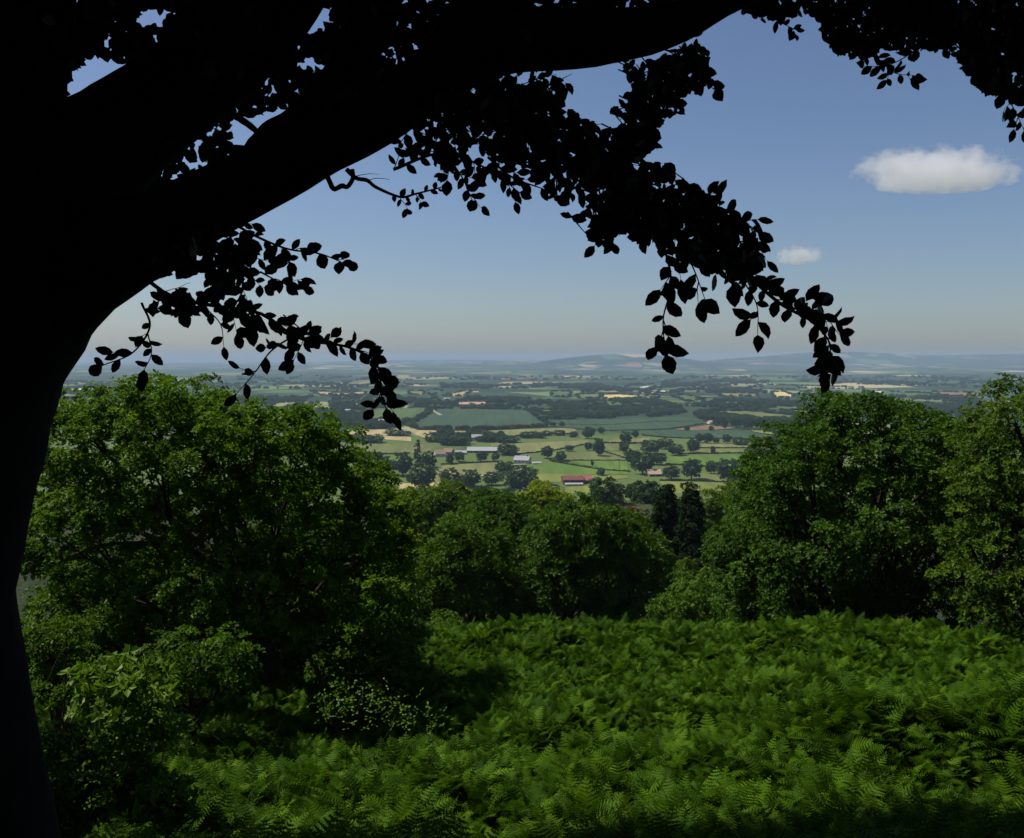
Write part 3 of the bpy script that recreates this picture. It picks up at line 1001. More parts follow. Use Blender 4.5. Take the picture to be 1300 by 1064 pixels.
# dense leaf masses: many short shoots inside a drawn region
def mass(poly, n_shoot, d0, d1, ang, sp, ln=(50, 110), leaf=LEAF, spacing=0.5, name='branch', twigs=True):
    xs = [p_[0] for p_ in poly]
    ys_ = [p_[1] for p_ in poly]
    keep = lambda t: inpoly(t, poly)
    mb = MB()
    lv = Leaves()
    cnt = 0
    while cnt < n_shoot:
        x, y = rng.uniform(min(xs), max(xs)), rng.uniform(min(ys_), max(ys_))
        if not inpoly((x, y), poly):
            continue
        cnt += 1
        a = rng.normal(ang, sp)
        dep = rng.uniform(d0, d1)
        l_ = rng.uniform(*ln)
        q = [np.array([x, y, dep])]
        dz = rng.normal(0, 0.3)
        for s_ in range(6):
            a += rng.normal(0, 0.14)
            q.append(q[-1] + np.array([math.cos(a) * l_ / 6, -math.sin(a) * l_ / 6, dz / 6]))
        q = np.array(q)
        L = leaf * F / dep
        k = max(2, int(l_ / (L * spacing)))
        pts_ok = []
        for e in q:
            if not keep(e[:2]) or in_gap(e[:2]):
                break
            pts_ok.append(e)
        if twigs and len(pts_ok) >= 3:
            tube(mb, np.array([P(*e) for e in pts_ok]), np.linspace(0.0035, 0.001, len(pts_ok)), 4)
        side = 1
        for i in range(k):
            u = (i + 0.5) / k * 5.999
            e = q[int(u)] * (1 - u % 1) + q[int(u) + 1] * (u % 1)
            aa = a + side * rng.uniform(0.4, 1.1)
            side = -side
            ll = leaf * rng.uniform(0.65, 1.15)
            tip = (e[0] + math.cos(aa) * ll * F / e[2] * 0.6, e[1] - math.sin(aa) * ll * F / e[2] * 0.6)
            if keep(tip) and not in_gap(tip) and not in_gap((e[0], e[1])):
                lv.leaf(P(*e), aa, ll)
    if twigs:
        lv.build('foliage', mb.build(name, M['beech_bark'], bt, OB), OB)
    else:
        lv.build('foliage', bt, OB)


mass([(545, 108), (600, 98), (640, 92), (720, 88), (735, 98), (720, 125), (700, 140), (730, 145), (790, 165), (830, 160), (838, 185), (805, 205), (850, 212), (880, 238), (905, 245),
      (938, 268), (960, 300), (970, 340), (940, 365), (900, 345), (860, 325), (800, 300), (770, 300), (745, 300), (715, 270), (690, 235), (650, 205),
      (560, 205), (500, 195), (490, 180), (525, 155)], 310, 3.0, 4.2, -0.6, 0.9, (35, 80))
mass([(735, 85), (860, 55), (890, 45), (898, 70), (905, 110), (870, 125), (868, 145), (838, 150), (836, 190), (800, 200), (745, 190), (790, 160), (770, 130), (800, 110), (790, 90)],
     130, 3.4, 4.4, -0.9, 0.8, (28, 55), leaf=0.054)
mass([(880, -25), (1325, -25), (1325, 135), (1300, 140), (1280, 125), (1245, 118), (1228, 92), (1210, 72), (1180, 62), (1150, 64), (1120, 62), (1100, 74), (1068, 70),
      (1045, 52), (1036, 18), (1000, 20), (985, 30), (955, 18), (930, 12)], 450, 3.9, 5.2, -1.0, 0.9, (36, 75), leaf=0.056)
branch([(1170, 60, 4.2), (1130, 82, 4.1), (1097, 84, 4.1)], 0.003, 0.001, shoots=False, density=1.4)
branch([(1110, 70, 4.2), (1135, 92, 4.1), (1162, 96, 4.1)], 0.003, 0.001, shoot_len=(10, 20), density=1.2)
branch([(1240, 90, 3.9), (1275, 120, 3.8), (1288, 140, 3.7), (1300, 165, 3.7)], 0.004, 0.001, shoot_len=(14, 34), density=1.0)
branch([(960, 5, 4.2), (985, 25, 4.2), (1010, 38, 4.2)], 0.003, 0.001, shoot_len=(10, 22), density=1.0, leaf=0.055)
branch([(880, 60, 3.8), (890, 90, 3.8), (908, 112, 3.8)], 0.003, 0.001, shoot_len=(14, 30), density=1.0)
mass([(-30, -30), (900, -30), (900, 40), (640, 95), (560, 100), (530, 140), (470, 160), (300, 250), (190, 330), (60, 420), (-30, 430)], 620, 4.3, 6.2, -0.5, 1.2, (60, 120), leaf=0.085, twigs=False)
mass([(380, -30), (900, -30), (900, 30), (640, 90), (560, 100), (500, 170), (430, 170), (370, 150), (360, 60)], 230, 3.9, 5.2, -0.6, 1.1, (50, 100), leaf=0.075, twigs=False)
mass([(185, 330), (260, 290), (320, 285), (330, 330), (300, 360), (250, 400), (190, 395), (160, 375)], 80, 3.3, 3.9, -0.6, 1.0, (30, 60), twigs=False)
mass([(0, -30), (330, -30), (330, 60), (260, 120), (200, 60), (0, 130)], 170, 3.7, 4.6, -0.5, 1.2, (50, 110), leaf=0.08, twigs=False)

# unseen crown above and behind the frame, spread and cut to shape the shade
k = 105000
d = sphere_pts(k)
R = np.array([10.5, 10.0, 10.5])
pp = np.array([-1.5, 3.6, 2.0]) + d * R * rng.uniform(0.45, 1.0, k)[:, None] ** 0.7
px_, py_, dep = project(pp)
dist = np.linalg.norm(pp, axis=1)
infr = (dep > 0.05) & (py_ > -45) & (py_ < 1500) & (px_ > -500) & (px_ < 1800)
low = ((pp[:, 1] > 0.3) & (pp[:, 2] < 2.2)) | (pp[:, 1] > 11.2 + 1.0 * np.sin(pp[:, 0] * 1.3) * np.sin(pp[:, 2] * 0.9))
ok = ~infr & ~low & (dist > 2.2) & (pp[:, 2] > ground_z(pp[:, 0], pp[:, 1]) + 0.6)
pp = pp[ok]
cc_ = np.array([0.0, 3.7, 1.5]) + np.array(sd) * 3.4  # extra unseen leaf clump added sunward to shade the limb
q_ = cc_ + rng.normal(size=(16000, 3)) * [1.5, 1.2, 0.9]
qx, qy, qd = project(q_)
q_ = q_[~((qd > 0.05) & (qy > -60) & (qy < 1500))]
q_ = q_[q_[:, 2] > 1.2]
pp = np.concatenate([pp, q_])
rs = np.random.default_rng(3)
temps = [rosette(6, 0.15, 0.10, 0.15, rs) for _ in range(4)]
mb = MB()
scatter(mb, pp, np.tile([0, 0, 1.0], (len(pp), 1)) + rng.normal(0, 0.5, (len(pp), 3)), rng.normal(0.5, 0.15, len(pp)), temps)
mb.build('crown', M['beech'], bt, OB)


# ------------------------------------------------------------------ bracken
def frond(mb, rs, L, az, bend):
    """one arching frond: rachis, tapering pinnae, each cut into pinnules"""
    m_ = 13
    pts = []
    el_ = rs.uniform(1.15, 1.45)
    p = np.zeros(3)
    for i in range(m_ + 6):
        pts.append(p.copy())
        e_ = el_ - bend * (i / (m_ + 5)) ** 1.3
        p = p + np.array([math.cos(az) * math.cos(e_), math.sin(az) * math.cos(e_), math.sin(e_)]) * L / (m_ + 5)
    pts = np.array(pts)
    tint = rs.normal(0.55, 0.2)
    tube(mb, pts, np.linspace(0.006, 0.0012, len(pts)), 4, tint=0.75)
    side = np.array([-math.sin(az), math.cos(az), 0])
    v, f4, f3 = [], [], []
    for i in range(5, len(pts)):
        u = (i - 5) / (len(pts) - 6)
        tan = pts[i] - pts[i - 1]
        tan /= np.linalg.norm(tan)
        ln = L * 0.36 * (1 - u) ** 0.85 + 0.015
        for s in (-1, 1):
            dirn = side * s * math.cos(0.35) + tan * math.sin(0.45) + np.array([0, 0, -0.10 + rs.normal(0, 0.08)])
            dirn /= np.linalg.norm(dirn)
            wd = np.cross(np.cross(dirn, tan), dirn)
            wd /= np.linalg.norm(wd) + 1e-9
            nm_ = np.cross(dirn, wd)
            kk = max(3, int(ln / 0.026))
            w0 = L * 0.046 * (1 - 0.6 * u)
            for q in range(kk):
                t0 = q / kk
                ww = w0 * (1 - t0) ** 0.7 + 0.004
                b = pts[i] + dirn * ln * t0 + np.array([0, 0, -0.12 * ln * t0 * t0])
                st = ln / kk
                n0 = len(v)
                v += [b, b + wd * ww + dirn * st * 0.65 + nm_ * 0.003, b + dirn * st * 1.3, b - wd * ww + dirn * st * 0.65 + nm_ * 0.003]
                f4.append((n0, n0 + 1, n0 + 2, n0 + 3))
    mb.add(np.array(v), f4=f4, t4=np.full(len(f4), tint) + rs.normal(0, 0.05, len(f4)))


plants = []
spots = [(968, 802, 24.3, 0.75, 'bracken clump standing up from the crest left of the big right tree'),
         (1082, 806, 24.0, 0.85, 'tallest bracken clump on the crest below the big right tree'),
         (1235, 815, 23.5, 0.8, 'bracken clump spiking above the crest near the right edge'),
         (660, 800, 24.2, 0.7, 'bracken clump on the hump of the crest below the domed middle tree'),
         (905, 880, 13.0, 0.85, 'bracken clump on the near fold in front of the shadowed hollow')]
for i, (px, py, Y, s, lab) in enumerate(spots):
    rs = np.random.default_rng(40 + i)
    mb = MB()
    nf_ = 4 + i % 3
    for q in range(nf_):
        frond(mb, rs, rs.uniform(0.7, 1.15), 2 * math.pi * q / nf_ + rs.uniform(-0.5, 0.5), rs.uniform(0.5, 1.9))
    o = mb.build('bracken_plant', M['bracken'])
    x = P(px, py, Y)[0]
    o.location = (x, Y, float(ground_z(x, Y)))
    o.scale = (s,) * 3
    o.rotation_euler = (0, 0, i * 1.3)
    tag(o, lab, 'fern', 'bracken clumps on the bank')
    plants.append(o)


def scatter_object(name, pts, rot, scl, srcs, kind='stuff'):
    me = bpy.data.meshes.new(name)
    me.vertices.add(len(pts))
    me.vertices.foreach_set('co', np.asarray(pts, np.float32).ravel())
    a = me.attributes.new('rot', 'FLOAT_VECTOR', 'POINT')
    a.data.foreach_set('vector', np.asarray(rot, np.float32).ravel())
    a = me.attributes.new('scl', 'FLOAT_VECTOR', 'POINT')
    a.data.foreach_set('vector', np.asarray(scl, np.float32).ravel())
    a = me.attributes.new('pick', 'INT', 'POINT')
    a.data.foreach_set('value', rng.integers(0, len(srcs), len(pts)).astype(np.int32))
    me.update()
    o = bpy.data.objects.new(name, me)
    link(o)
    ng = bpy.data.node_groups.new(name, 'GeometryNodeTree')
    ng.interface.new_socket('Geometry', in_out='INPUT', socket_type='NodeSocketGeometry')
    ng.interface.new_socket('Geometry', in_out='OUTPUT', socket_type='NodeSocketGeometry')
    gi = ng.nodes.new('NodeGroupInput')
    go = ng.nodes.new('NodeGroupOutput')
    m2p = ng.nodes.new('GeometryNodeMeshToPoints')
    iop = ng.nodes.new('GeometryNodeInstanceOnPoints')
    jo = ng.nodes.new('GeometryNodeGeometryToInstance')
    for s in reversed(srcs):
        oi = ng.nodes.new('GeometryNodeObjectInfo')
        oi.transform_space = 'ORIGINAL'
        oi.inputs['Object'].default_value = s
        ng.links.new(oi.outputs['Geometry'], jo.inputs[0])
    ng.links.new(gi.outputs[0], m2p.inputs[0])
    ng.links.new(m2p.outputs[0], iop.inputs['Points'])
    ng.links.new(jo.outputs[0], iop.inputs['Instance'])
    iop.inputs['Pick Instance'].default_value = True

    def attr(nm, ty):
        x = ng.nodes.new('GeometryNodeInputNamedAttribute')
        x.data_type = ty
        x.inputs['Name'].default_value = nm
        return x.outputs['Attribute']
    ng.links.new(attr('pick', 'INT'), iop.inputs['Instance Index'])
    e2r = ng.nodes.new('FunctionNodeEulerToRotation')
    ng.links.new(attr('rot', 'FLOAT_VECTOR'), e2r.inputs[0])
    ng.links.new(e2r.outputs[0], iop.inputs['Rotation'])
    ng.links.new(attr('scl', 'FLOAT_VECTOR'), iop.inputs['Scale'])
    ng.links.new(iop.outputs[0], go.inputs[0])
    md = o.modifiers.new('scatter', 'NODES')
    md.node_group = ng
    tag(o, kind=kind)
    return o


pts = []
k = 52000
yy = rng.uniform(5.0, 29, k)
xx = rng.uniform(-1, 1, k) * (yy * 0.66 + 3)
keep = np.ones(k, bool)
pxl = 650 + F * xx / yy
# bare shade beneath the left oak, thin cover under the beech
keep &= ~((pxl < 505) & (yy > 21.0))
keep &= ~((pxl < 120) & (rng.random(k) < 0.7))
keep &= ~((yy < 7) & (rng.random(k) < 0.35))
keep &= rng.random(k) < 0.72 + 0.4 * np.sin(xx * 2.3 + 1.3 * np.sin(yy * 1.7)) * np.sin(yy * 2.0 + 1.1 * np.sin(xx * 1.4 + 2))
xx, yy = xx[keep], yy[keep]
zz = ground_z(xx, yy) - 0.03
rot = np.stack([rng.normal(0, 0.24, len(xx)), rng.normal(0, 0.24, len(xx)), rng.uniform(0, 6.28, len(xx))], -1)
cl_ = np.sin(xx * 2.3 + 1.3 * np.sin(yy * 1.7)) * np.sin(yy * 2.0 + 1.1 * np.sin(xx * 1.4 + 2)) + 0.5 * np.sin(xx * 5.1 + yy * 1.3) * np.sin(yy * 4.3 - xx)
sc_ = rng.uniform(0.34, 0.58, len(xx)) * (1 + 0.34 * cl_) * np.where(yy < 9, 0.9, 1.0)
scatter_object('bracken', np.stack([xx, yy, zz], -1), rot, np.repeat(sc_[:, None], 3, 1), plants)


# brambles and a sapling in the near left
def leafy_plant(name, label, cat, stems, Y, mat, leaf, n_leaf, group=None):
    bx = P(np.mean([s[0][0] for s in stems]), 900, Y)[0]
    org = np.array([bx, Y, float(ground_z(bx, Y))])
    root = empty(name, org)
    tag(root, label, cat, group)
    mbs, lv = MB(), MB()
    ps, nn_ = [], []
    for s in stems:
        top = [P(x, y, Y + rng.normal(0, 0.25)) for x, y in s]
        foot = org + np.array([rng.normal(0, 0.25), rng.normal(0, 0.2), -0.05])
        q = catmull([foot] + top, 14)
        tube(mbs, q, np.linspace(0.008, 0.002, 14), 5)
        for _ in range(n_leaf):
            u = rng.uniform(0.35, 1.0) ** 0.6 * 12.9
            e = q[int(u)] * (1 - u % 1) + q[int(u) + 1] * (u % 1)
            ps.append(e + rng.normal(0, 0.13, 3))
            nn_.append(np.array([0, -0.25, 1.0]) + rng.normal(0, 0.45, 3))
    rs = np.random.default_rng(5)
    temps = [rosette(2, leaf, leaf * 0.62, -0.1, rs) for _ in range(4)]
    scatter(lv, ps, nn_, rng.normal(0.55, 0.17, len(ps)), temps)
    mbs.build('stem', M['bark'], root, org)
    lv.build('foliage', mat, root, org)


near_tree('bramble_bush', 'bramble with broad leaves coloured pale like sun flecks right of the beech trunk base', 'bramble',
          [(108, 870, 15), (136, 856, 15), (172, 868, 16), (196, 886, 14), (140, 888, 16), (168, 905, 18), (112, 900, 16), (205, 925, 16), (140, 928, 20), (178, 945, 20), (115, 950, 20), (140, 975, 24), (190, 985, 22), (110, 990, 24), (160, 1020, 30), (215, 1025, 28)],
          9.0, 0.5, M['bramble'], 0.13, 17, 5, 0.11, base_px=150, trunk_r=0.02)
near_tree('bramble_bush', 'low dim bramble at the bottom left corner beside the trunk', 'bramble',
          [(70, 960, 26), (60, 1000, 30), (95, 985, 26), (100, 1030, 34), (60, 1050, 34)], 7.0, 0.4, M['dome'], 0.12, 26, 7, 0.07, base_px=80, trunk_r=0.02)
leafy_plant('birch_sapling', 'slender sapling with light green leaves standing in the shade among ferns', 'sapling',
            [[(440, 905), (432, 872)], [(455, 905), (462, 880)], [(480, 915), (492, 890)], [(500, 920), (520, 908)], [(420, 915), (412, 890)], [(540, 930), (555, 905)]], 12.5, M['bramble'], 0.055, 40)


# ------------------------------------------------------------------ the valley: fields
def field_mat(name, c, var=0.16, stripes=0.0, ang=0.3):
    m, n = nodes(name)
    geo = N(n, 'ShaderNodeNewGeometry')
    mp = N(n, 'ShaderNodeMapping')
    mp.inputs['Rotation'].default_value = (0, 0, ang)
    mp.inputs['Scale'].default_value = (0.02, 0.006, 0.01)
    n.links.new(geo.outputs['Position'], mp.inputs[0])
    no = N(n, 'ShaderNodeTexNoise')
    no.inputs['Scale'].default_value = 1.0
    no.inputs['Detail'].default_value = 6
    n.links.new(mp.outputs[0], no.inputs['Vector'])
    c = np.array(c) * 0.74
    warm = np.array([1.12, 1.02, 0.85])
    col = ramp(n, no.outputs['Fac'], [(0.3, tuple(c * (1 - var))), (0.52, tuple(c)), (0.75, tuple(c * (1 + var) * warm))])
    mp2 = N(n, 'ShaderNodeMapping')
    mp2.inputs['Rotation'].default_value = (0, 0, ang + 0.4)
    mp2.inputs['Scale'].default_value = (0.09, 0.0035, 0.01)
    n.links.new(geo.outputs['Position'], mp2.inputs[0])
    rows = N(n, 'ShaderNodeTexNoise')
    rows.inputs['Scale'].default_value = 1.0
    rows.inputs['Detail'].default_value = 3
    n.links.new(mp2.outputs[0], rows.inputs['Vector'])
    rowc = ramp(n, rows.outputs['Fac'], [(0.35, (0.80, 0.82, 0.80)), (0.65, (1.12, 1.10, 1.02))])
    mm = N(n, 'ShaderNodeMix', data_type='RGBA', blend_type='MULTIPLY')
    mm.inputs[0].default_value = 1
    n.links.new(col, mm.inputs[6])
    n.links.new(rowc, mm.inputs[7])
    pb = N(n, 'ShaderNodeBsdfPrincipled')
    pb.inputs['Roughness'].default_value = 0.95
    pb.inputs['Specular IOR Level'].default_value = 0.1
    n.links.new(mm.outputs[2], pb.inputs['Base Color'])
    o = N(n, 'ShaderNodeOutputMaterial')
    n.links.new(pb.outputs[0], o.inputs[0])
    return m


FM = {
    'bluegreen': field_mat('crop_blue_green', (0.044, 0.082, 0.044), 0.10, ang=0.6),
    'midgreen': field_mat('pasture_mid_green', (0.075, 0.125, 0.036), 0.14),
    'green': field_mat('pasture_green', (0.100, 0.175, 0.030), 0.14),
    'olive': field_mat('pasture_olive', (0.140, 0.162, 0.055), 0.16),
    'yellowgreen': field_mat('pasture_yellow_green', (0.170, 0.200, 0.045), 0.2),
    'tan': field_mat('hay_tan', (0.185, 0.195, 0.075), 0.15),
    'straw': field_mat('hay_straw', (0.400, 0.330, 0.170), 0.12),
    'cream': field_mat('ripe_cream', (0.62, 0.50, 0.20), 0.10),
    'pink': field_mat('soil_pink', (0.22, 0.135, 0.09), 0.12),
    'wood': field_mat('wood_floor', (0.018, 0.036, 0.014), 0.2),
    'lane': field_mat('lane_gravel', (0.36, 0.32, 0.24), 0.1),
}
fields = [
    ('midgreen', [(454, 529), (475, 519), (548, 517), (552, 520), (528, 534), (470, 534)]),
    ('bluegreen', [(518, 541), (548, 518.5), (600, 519), (668, 520), (690, 535), (704, 541), (640, 545), (588, 546), (530, 545)]),
    ('tan', [(598, 547), (640, 545), (730, 543), (733, 550), (650, 553), (604, 552)]),
    ('straw', [(440, 546), (491, 545), (522, 555), (522, 560), (490, 558), (470, 552), (441, 551)]),
    ('straw', [(522, 546), (559, 547), (582, 550), (582, 553), (540, 556), (528, 552)]),
    ('olive', [(446, 565), (524, 563), (560, 566), (550, 572), (524, 575), (480, 576), (450, 571)]),
    ('green', [(478, 578), (520, 577), (500, 590), (468, 590)]),
    ('tan', [(546, 598), (568, 590), (630, 587), (636, 597), (612, 604), (575, 612), (546, 613)]),
    ('straw', [(505, 614), (560, 612), (600, 616), (585, 627), (508, 626)]),
    ('green', [(668, 592), (700, 587), (760, 596), (797, 599), (797, 602.5), (700, 602), (672, 600)]),
    ('yellowgreen', [(672, 601), (797, 603.5), (797, 607), (760, 611), (690, 612)]),
    ('green', [(718, 585), (797, 585), (797, 597.5), (768, 595.5)]),
    ('olive', [(698, 575), (765, 574), (797, 584), (720, 584), (700, 584)]),
    ('tan', [(655, 563), (700, 561), (745, 559), (752, 563), (700, 572), (655, 576)]),
    ('olive', [(757, 563), (818, 564), (815, 571), (800, 572), (768, 572)]),
    ('olive', [(770, 573.5), (797, 575), (797, 582), (780, 579)]),
    ('tan', [(780, 557), (828, 556), (818, 562), (770, 562)]),
    ('bluegreen', [(775, 547), (840, 546), (935, 546), (970, 552), (970, 557), (862, 555.5), (815, 552)]),
    ('bluegreen', [(700, 534), (797, 531), (867, 529), (893, 533), (890, 538), (846, 544), (770, 546), (700, 541.5)]),
    ('pink', [(855, 545), (900, 539.5), (917, 541), (935, 543.5), (909, 545.2), (878, 546)]),
    ('yellowgreen', [(943, 546.5), (1012, 545.5), (1010, 550.5), (973, 551.5)]),
    ('olive', [(892, 522), (951, 522), (1022, 529), (1022, 533), (962, 532), (909, 527)]),
    ('green', [(846, 581), (896, 578), (961, 577), (980, 581), (970, 589), (935, 595), (888, 590), (846, 588)]),
    ('tan', [(893, 563.5), (960, 563.5), (956, 568), (888, 568)]),
    ('olive', [(883, 570), (960, 570), (961, 574.5), (878, 575.5)]),
    ('olive', [(880, 602), (922, 600), (940, 607), (917, 611), (883, 609)]),
    ('yellowgreen', [(838, 611), (925, 613), (930, 628), (846, 628)]),
    ('yellowgreen', [(718, 619), (752, 616), (756, 637), (722, 639)]),
    ('cream', [(764, 501.3), (786, 500.8), (810, 502.3), (812, 506.2), (797, 507.6), (765, 505.8)]),
    ('cream', [(978, 498), (996, 497.5), (1009, 503), (985, 506)]),
    ('straw', [(811, 497.5), (845, 498), (845, 500), (811, 499.4)]),
    ('tan', [(820, 502), (837, 502), (837, 505.5), (822, 505)]),
    ('tan', [(883, 490), (920, 488), (920, 490.3), (883, 493.5)]),
    ('bluegreen', [(961, 488.5), (1011, 489.5), (1016, 495), (972, 494)]),
    ('tan', [(912, 499), (961, 500), (961, 504), (914, 503)]),
    ('tan', [(872, 513), (972, 514), (972, 518), (920, 517.3), (872, 515.5)]),
    ('olive', [(991, 521), (1040, 521), (1040, 528), (1010, 526)]),
    ('straw', [(1019, 490), (1095, 492), (1095, 494), (1019, 493)]),
    ('pink', [(1185, 497.5), (1248, 499), (1253, 502.5), (1195, 503)]),
    ('midgreen', [(1096, 496), (1182, 500), (1182, 506), (1117, 503)]),
    ('midgreen', [(1218, 531), (1260, 531), (1260, 543), (1226, 543)]),
    ('pink', [(1023, 532), (1040, 530), (1040, 539), (1024, 539)]),
    ('straw', [(1222, 513), (1262, 512), (1262, 514), (1226, 515)]),
    ('straw', [(396, 497), (465, 498), (462, 503), (408, 502)]),
    ('straw', [(296, 526), (327, 528), (327, 532), (320, 533)]),
    ('midgreen', [(308, 517), (348, 512), (340, 521), (315, 524)]),
    ('midgreen', [(361, 517), (403, 511), (392, 518.5)]),
    ('midgreen', [(258, 505), (330, 508), (295, 513)]),
    ('bluegreen', [(408, 493), (458, 495), (455, 497)]),
    ('straw', [(562, 503), (593, 495.5), (598, 496), (590, 503)]),
    ('tan', [(518, 497), (539, 496.5), (538, 501), (520, 501)]),
    ('straw', [(420, 498.5), (447, 499), (446, 504), (420, 503.5)]),
    ('bluegreen', [(543, 495), (561, 495), (560, 501), (545, 501)]),
    ('midgreen', [(700, 497), (726, 497), (722, 505), (700, 504)]),
    ('olive', [(732, 501), (762, 500), (762, 507), (735, 506)]),
    ('olive', [(676, 520), (718, 521), (718, 527), (690, 526)]),
    ('straw', [(692, 529.6), (729, 529.8), (729, 532), (692, 532)]),
    ('midgreen', [(852, 503), (870, 501), (892, 507), (872, 510)]),
    ('straw', [(78, 495), (110, 491.5), (122, 493), (100, 498)]),
    ('straw', [(84, 507), (106, 502), (120, 503), (100, 506)]),
    ('bluegreen', [(1040, 505), (1085, 507), (1085, 512), (1042, 511)]),
    ('tan', [(760, 524), (800, 523), (806, 527), (766, 529)]),
    ('olive', [(620, 563), (650, 561), (650, 566), (625, 567)]),
    ('midgreen', [(560, 567), (592, 567), (590, 571), (556, 572)]),
]
for i, (c, pl) in enumerate(fields):
    mb = MB()
    v = np.array([G(a, b, VALLEY + 0.25 + 0.012 * (i % 40)) for a, b in pl])
    if v[:, 1].max() > 6500:
        v[:, 2] += 2 + hills(v[:, 0], v[:, 1])
    cen = v.mean(0)
    vv = np.vstack([v, cen[None]])
    kk = len(v)
    mb.add(vv, f3=[(a, (a + 1) % kk, kk) for a in range(kk)])
    tag(mb.build('field', FM[c]), kind='structure')
for pl, wd in [([(722, 641), (760, 642), (800, 642), (850, 640)], 5), ([(548, 519), (551, 522), (556, 525), (560, 527)], 7), ([(636, 592), (652, 590), (668, 589)], 4),
               ([(82, 507), (95, 504), (108, 503)], 12), ([(560, 613), (590, 607), (640, 600), (668, 594)], 4)]:
    q = catmull([G(a, b, VALLEY + 0.85) for a, b in pl], 14)
    t_ = np.gradient(q, axis=0)
    nrm = np.stack([-t_[:, 1], t_[:, 0], 0 * t_[:, 0]], -1)
    nrm /= np.linalg.norm(nrm, axis=1)[:, None]
    v = np.concatenate([q - nrm * wd / 2, q + nrm * wd / 2])
    f = [(a, a + 1, 14 + a + 1, 14 + a) for a in range(13)]
    mb = MB()
    mb.add(v, f4=f)
    tag(mb.build('lane', FM['lane']), kind='structure')


# ------------------------------------------------------------------ valley trees
def valley_proto(kind, seed):
    """a unit tree about 1 m high: returns crown and trunk meshes' builders"""
    rs = np.random.default_rng(seed)
    if kind == 'poplar':
        lob = [(np.array([rs.normal(0, 0.03), rs.normal(0, 0.03), z]), np.array([r, r, 0.13])) for z, r in ((0.25, 0.16), (0.4, 0.18), (0.55, 0.16), (0.7, 0.13), (0.85, 0.09), (0.95, 0.05))]
    elif kind == 'bush':
        lob = [(np.array([rs.uniform(-0.35, 0.35), rs.uniform(-0.35, 0.35), rs.uniform(0.3, 0.6)]), np.array([0.33, 0.33, 0.34])) for _ in range(9)]
    else:
        lob = [(np.array([0, 0, 0.55]), np.array([0.36, 0.36, 0.38]))]
        for _ in range(16):
            a, r_ = rs.uniform(0, 6.28), rs.uniform(0.18, 0.34)
            lob.append((np.array([math.cos(a) * r_, math.sin(a) * r_, rs.uniform(0.24, 0.86 - 0.6 * (r_ - 0.18))]), np.array([1, 1, 0.85]) * rs.uniform(0.14, 0.21)))
    p, nn_, t = crown_points(lob, 0.07, 40, 7, 0.7)
    temps = [rosette(5, 0.055, 0.045, 0.3, rs) for _ in range(3)]
    mb = MB()
    scatter(mb, p, nn_, t, temps)
    tb = MB()
    top = 0.6
    tube(tb, catmull([(0, 0, -0.02), (rs.normal(0, 0.01), rs.normal(0, 0.01), 0.3), (0, 0, top)], 6), np.linspace(0.035, 0.015, 6), 7, 0.05)
    if kind not in ('poplar', 'bush'):
        for _ in range(5):
            a = rs.uniform(0, 6.28)
            tube(tb, catmull([(0, 0, 0.3), (math.cos(a) * 0.12, math.sin(a) * 0.12, 0.42), (math.cos(a) * 0.25, math.sin(a) * 0.25, 0.6)], 5), np.linspace(0.016, 0.006, 5), 5)
    return mb, tb


protos = {}


def valley_tree(kind, loc, h, wd, label, group, name):
    """copy of the kind's first tree, with its crown and trunk"""
    root = empty(name, loc)
    variants = protos.setdefault(kind, [])
    if len(variants) < (3 if kind in ('oak', 'oakpale', 'bush') else 2):
        base = kind.replace('pale', '')
        cb, tb = valley_proto(base, 100 + len(variants) * 7 + sum(map(ord, kind)))
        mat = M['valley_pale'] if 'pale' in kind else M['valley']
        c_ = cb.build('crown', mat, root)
        t_ = tb.build('trunk', M['bark'], root)
        variants.append((c_, t_))
    else:
        for s in variants[random.randrange(len(variants))]:
            d_ = s.copy()
            C.objects.link(d_)
            d_.parent = root
    root.scale = (wd / 0.95, wd / 0.95, h / 1.0)
    root.rotation_euler = (0, 0, random.uniform(0, 6.28))
    tag(root, label, 'tree' if 'bush' not in kind else 'bush', group)
    return root


